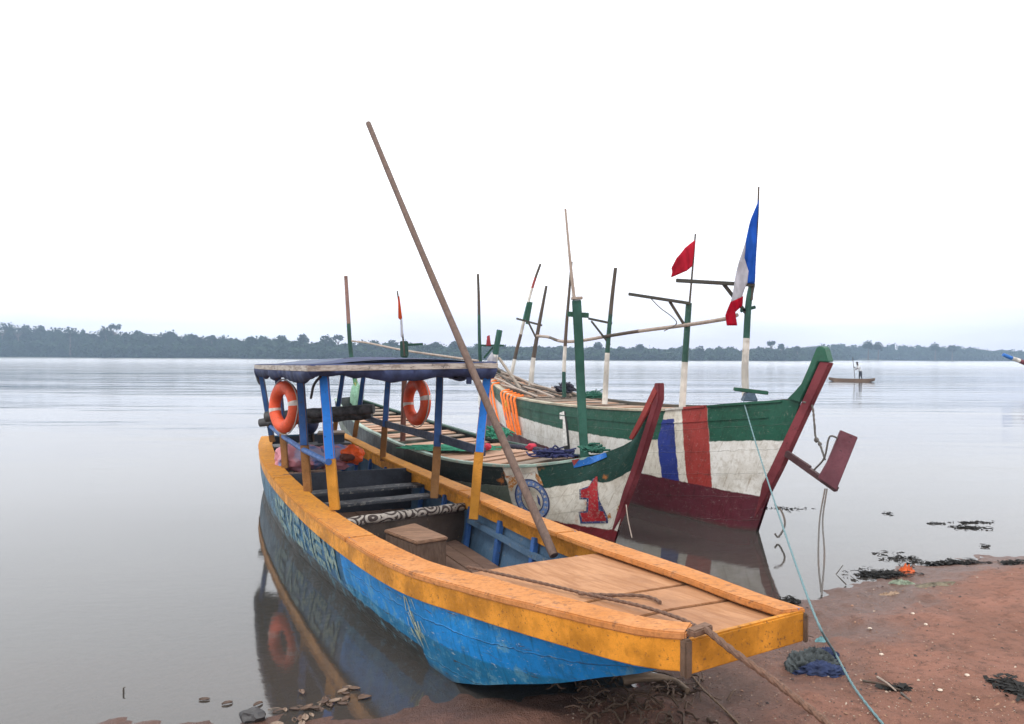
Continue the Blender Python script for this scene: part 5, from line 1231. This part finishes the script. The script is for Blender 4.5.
# shells and gravel: one mass
random.seed(17); mb = MB()
for k in range(9000):
    u = random.uniform(560, 1024); v = random.uniform(560, 735)
    dens = .25 + .75 * max(0, noise.noise(V((u / 60., v / 40., 1.))) + .25)
    if v > 650: dens += .25
    if random.random() > dens: continue
    p = gp(u, v, 0.)
    if shore_d(p.x, p.y) < .02: continue
    s_ = random.uniform(.0022, .0068) * (2.2 if random.random() < .06 else 1); a = random.uniform(0, 6.3)
    d1 = V((math.cos(a), math.sin(a), random.uniform(-.3, .3))) * s_; d2 = V((-math.sin(a), math.cos(a), random.uniform(-.3, .3))) * s_ * random.uniform(.4, .9)
    mb.add([p - d1, p - d2, p + d1, p + d2, p + V((0, 0, s_ * .7))], [(0, 1, 4), (1, 2, 4), (2, 3, 4), (3, 0, 4)], random.choice((0, 1, 1, 2, 2)))
tag(build(mb, 'shell_gravel', [plain('shell_chalky', (.42, .33, .26), .6), plain('shell_tan', (.30, .17, .11), .7), plain('pebble_dark', (.07, .05, .045), .7)]), 'scattered shell bits and grit over the red brown beach', 'gravel', None, 'stuff')
# larger shells that catch the eye
for k, (u, v) in enumerate(((915, 614), (928, 625), (884, 655), (970, 676), (943, 691), (872, 629))):
    mb = MB(); p = gp(u, v, .006); mb.blob(p, (.014, .012, .008), 2, .3, 2., k); tag(build(mb, 'shell', plain('shell_pale', (.55, .46, .38), .6), smooth=True, origin=p), 'pale shell on the open sand, ' + ['upper left of a close pair', 'lower right of a close pair', 'just above the dark twigs', 'at the right below the middle', 'lowest one near the bottom', 'small one left of the pair'][k], 'shell', 'single shells on the sand')
# weed and rubbish along the edge
def weed(name, label, c, r, seed, n=60, m=None, cat='seaweed', rr=.0045, group=None):
    random.seed(seed); mb = MB(); c = V(c); n = int(n * 1.6)
    for k in range(n):
        x, y = c.x + random.gauss(0, r[0] * .45), c.y + random.gauss(0, r[1] * .45); zz = max(ground_z(x, y), 0.) + abs(random.gauss(0, r[2] * .5)); a = random.uniform(0, 6.3); L_ = random.uniform(.012, .05)
        p = V((x, y, zz)); q = V((math.cos(a), math.sin(a), random.uniform(-.15, .3))) * L_; mb.tube([p - q, p + V((0, 0, .006)), p + q], rr * random.uniform(.3, 1.1), 5, sq=.6)
        w_ = V((-q.y, q.x, random.uniform(-.01, .02))) * random.uniform(.3, .8); p2 = p + V((random.gauss(0, .03), random.gauss(0, .02), .003)); mb.add([p2 - q * .8, p2 - w_, p2 + q * .7, p2 + w_ * .8], [(0, 1, 2, 3)])
    return tag(build(mb, name, m or M_wd, origin=c), label, cat, group)
M_wd = plain('black_weed', (.010, .009, .008), .85, .4, 30.)
weed('seaweed', 'black weed clump left of the orange scrap at the water edge', gp(885, 575), (.26, .14, .03), 1, 150)
weed('seaweed', 'long black weed strip right of the orange scrap at the water edge', gp(955, 563), (.32, .05, .03), 2, 130)
weed('seaweed', 'black floating weed patch farther out right', Pz(970, 528, 0), (.22, .10, .01), 3, 50)
weed('seaweed', 'thin floating weed line farthest out on the right', Pz(977, 523, 0), (.22, .04, .01), 4, 26)
weed('seaweed', 'small floating weed fleck left of the far patch', Pz(938, 524, 0), (.07, .05, .01), 5, 9)
weed('seaweed', 'tiny dark fleck on the water between the rope and the weed', Pz(889, 514, 0), (.03, .02, .02), 6, 6)
weed('seaweed', 'dark fleck floating at the right, just above the beach', Pz(986, 547, 0), (.03, .02, .02), 7, 6)
weed('seaweed', 'dark weed trail floating above the black clump', Pz(903, 560, 0), (.25, .22, .01), 8, 34)
weed('seaweed', 'black weed lump on the sand at the right edge', gp(1016, 563), (.12, .06, .03), 9, 50)
weed('seaweed', 'dark weed spots floating beside the maroon prow', Pz(790, 509, 0), (.30, .12, .01), 10, 18)
weed('seaweed', 'dark weed lump at the shore just behind the orange bow', gp(786, 604), (.14, .10, .03), 12, 70)
weed('leaf_litter', 'dark bark and leaf bits on the sand at the lower right edge', gp(1018, 690), (.09, .16, .02), 13, 80, cat='litter')
p = gp(908, 571, .02); tag(build(rag(p, .085, .05, .085, 2, fr=3), 'plastic_scrap', plain('orange_plastic', (.55, .10, .02), .45), smooth=True), 'orange plastic scrap at the water edge', 'plastic scrap')
tag(build(rag(gp(905, 583), .12, .06, .05, 6), 'plastic_bag', plain('pale_green_plastic', (.22, .27, .19), .5, .5, 12.), smooth=True), 'pale green plastic bag below the orange scrap', 'plastic bag')
tag(build(rag(gp(935, 584), .20, .08, .03, 16), 'plastic_bag', plain('mud_cloth', (.13, .11, .075), .8, .5, 14.), smooth=True), 'muddy flattened bag right of the pale green one', 'plastic bag')
tag(build(rag(gp(892, 594), .09, .05, .035, 26), 'plastic_bag', plain('tan_plastic', (.28, .19, .13), .7, .4, 14.), smooth=True), 'tan torn bag below left of the pale green one', 'plastic bag')
def twig(label, pts, r, name='twig', m=None):
    mb = MB(); mb.tube([V(p) for p in pts], lambda k: r * (1 - .5 * k), 6); tag(build(mb, name, m or M_dk, smooth=True, origin=V(pts[0])), label, 'twig')
p = gp(848, 585); twig('bent reed sticking up from the shallow water left of the black weed', [p, p + V((-.06, 0, .06)), p + V((-.09, 0, .09)), p + V((-.03, 0, .17))], .006)
p = gp(775, 592); twig('thin twig standing in the water behind the orange bow', [p, p + V((-.02, 0, .10)), p + V((-.08, 0, .2))], .006)
twig('dark twig lying on the sand, left arm of a crossed pair', [gp(866, 682, .01), gp(885, 685, .02), gp(903, 691, .01)], .008); twig('grey stick crossing the dark twig on the sand', [gp(880, 678, .02), gp(891, 685, .03), gp(899, 692, .01)], .008, m=M_bam)
twig('small grey stick below the crossed twigs', [gp(904, 694, .01), gp(914, 702, .01)], .007, m=M_gr)
twig('short stick on the sand beside the orange bow corner', [gp(800, 634, .02), gp(816, 638, .03)], .006)
weed('leaf_litter', 'dark litter around the crossed twigs', gp(903, 688), (.05, .03, .01), 31, 24, cat='litter')
# roots and debris below the bow
M_rt = wood('root_wood', (.15, .10, .075), (.08, .055, .04), ax=(3, 3, 3)); random.seed(8); mb = MB(); 
for k in range(75):
    u, v = random.gauss(640, 32), random.gauss(702, 12); p = gp(u, max(682, v), .01); a = random.uniform(0, 6.3); L_ = random.uniform(.05, .2)
    pts = [p]; 
    for q in range(4): a += random.uniform(-.8, .8); n_p = pts[-1] + V((math.cos(a), math.sin(a), 0)) * L_ / 3; n_p.z = max(ground_z(n_p.x, n_p.y), 0) + random.uniform(.0, .05); pts.append(n_p)
    mb.tube(cr(pts, 10)[0], lambda k_: .008 * (1 - .6 * k_), 5)
tag(build(mb, 'root_tangle', M_rt, smooth=True), 'tangled pale roots and fibres in the mud under the orange bow', 'roots', None, 'stuff')
p = gp(655, 678, .03); mb = MB(); mb.tube(cr([gp(625, 682, .04), gp(650, 678, .06), gp(675, 682, .04), gp(690, 692, .02)], 16)[0], lambda k: .03 - .012 * k, 9); tag(build(mb, 'driftwood', wood('drift', (.24, .17, .12)), smooth=True), 'pale driftwood branch in the mud below the orange bow', 'driftwood')
# left foreground leaves and stone
def leaf(c, L_, a, seed, m, label, grp):
    random.seed(seed); mb = MB(); rows = []
    for i in range(9):
        k = i / 8; w_ = L_ * .24 * math.sin(math.pi * (.03 + .94 * k)) ** .8; q = V((math.cos(a), math.sin(a), 0)); n_ = V((-q.y, q.x, 0)); p = V(c) + q * L_ * (k - .5) + V((0, 0, .22 * L_ * k * (1 - k) * math.sin(seed)))
        rows.append([p - n_ * w_ + V((0, 0, .008)), p, p + n_ * w_ + V((0, 0, .010))])
    mb.loft(rows, 0, closed=False); o = build(mb, 'leaf', m, smooth=True, origin=V(c)); md = o.modifiers.new('thickness', 'SOLIDIFY'); md.thickness = .0015; tag(o, label, 'leaf', grp)
M_lf = [plain('dead_leaf', (.13, .08, .055), .5, .4, 30.), plain('dead_leaf_pale', (.24, .17, .125), .5, .3, 30.), plain('dead_leaf_dark', (.09, .055, .04), .5, .4, 30.)]
random.seed(4); LF = []
for k in range(40):
    u, v = random.gauss(318, 22), random.gauss(706, 8); v -= (u - 318) * .25
    p = Pz(u, v, -.012 + .022 * random.random()); LF.append((p, random.uniform(.035, .085), random.uniform(-.6, 2.2), k))
for p, L_, a, k in LF: leaf(p, L_, a, k, M_lf[k % 3], 'one of the dead brown leaves heaped in the shallows beside the orange boat', 'dead leaves heaped in the shallows')
for k, (u, v) in enumerate(((205, 701), (228, 705), (259, 706))): leaf(Pz(u, v, .002), .06, .1 + k * .4, k + 50, M_lf[2], ['dead leaf floating left of the stone, farthest left', 'dead leaf just left above the dark stone', 'curled dead leaf standing above the dark stone'][k], 'stray leaves in the shallows')
p = Pz(254, 718, .02); mb = MB(); mb.blob(p, (.07, .05, .045), 3, .35, 1.5, 3); tag(build(mb, 'stone', plain('dark_stone', (.05, .048, .05), .5), smooth=True, origin=p), 'dark stone in the shallows at the bottom left', 'stone')
p = Pz(124, 694, 0); twig('small dark twig poking out of the water at lower left', [p + V((0, 0, -.03)), p + V((0, 0, .03)), p + V((.01, 0, .035))], .006)
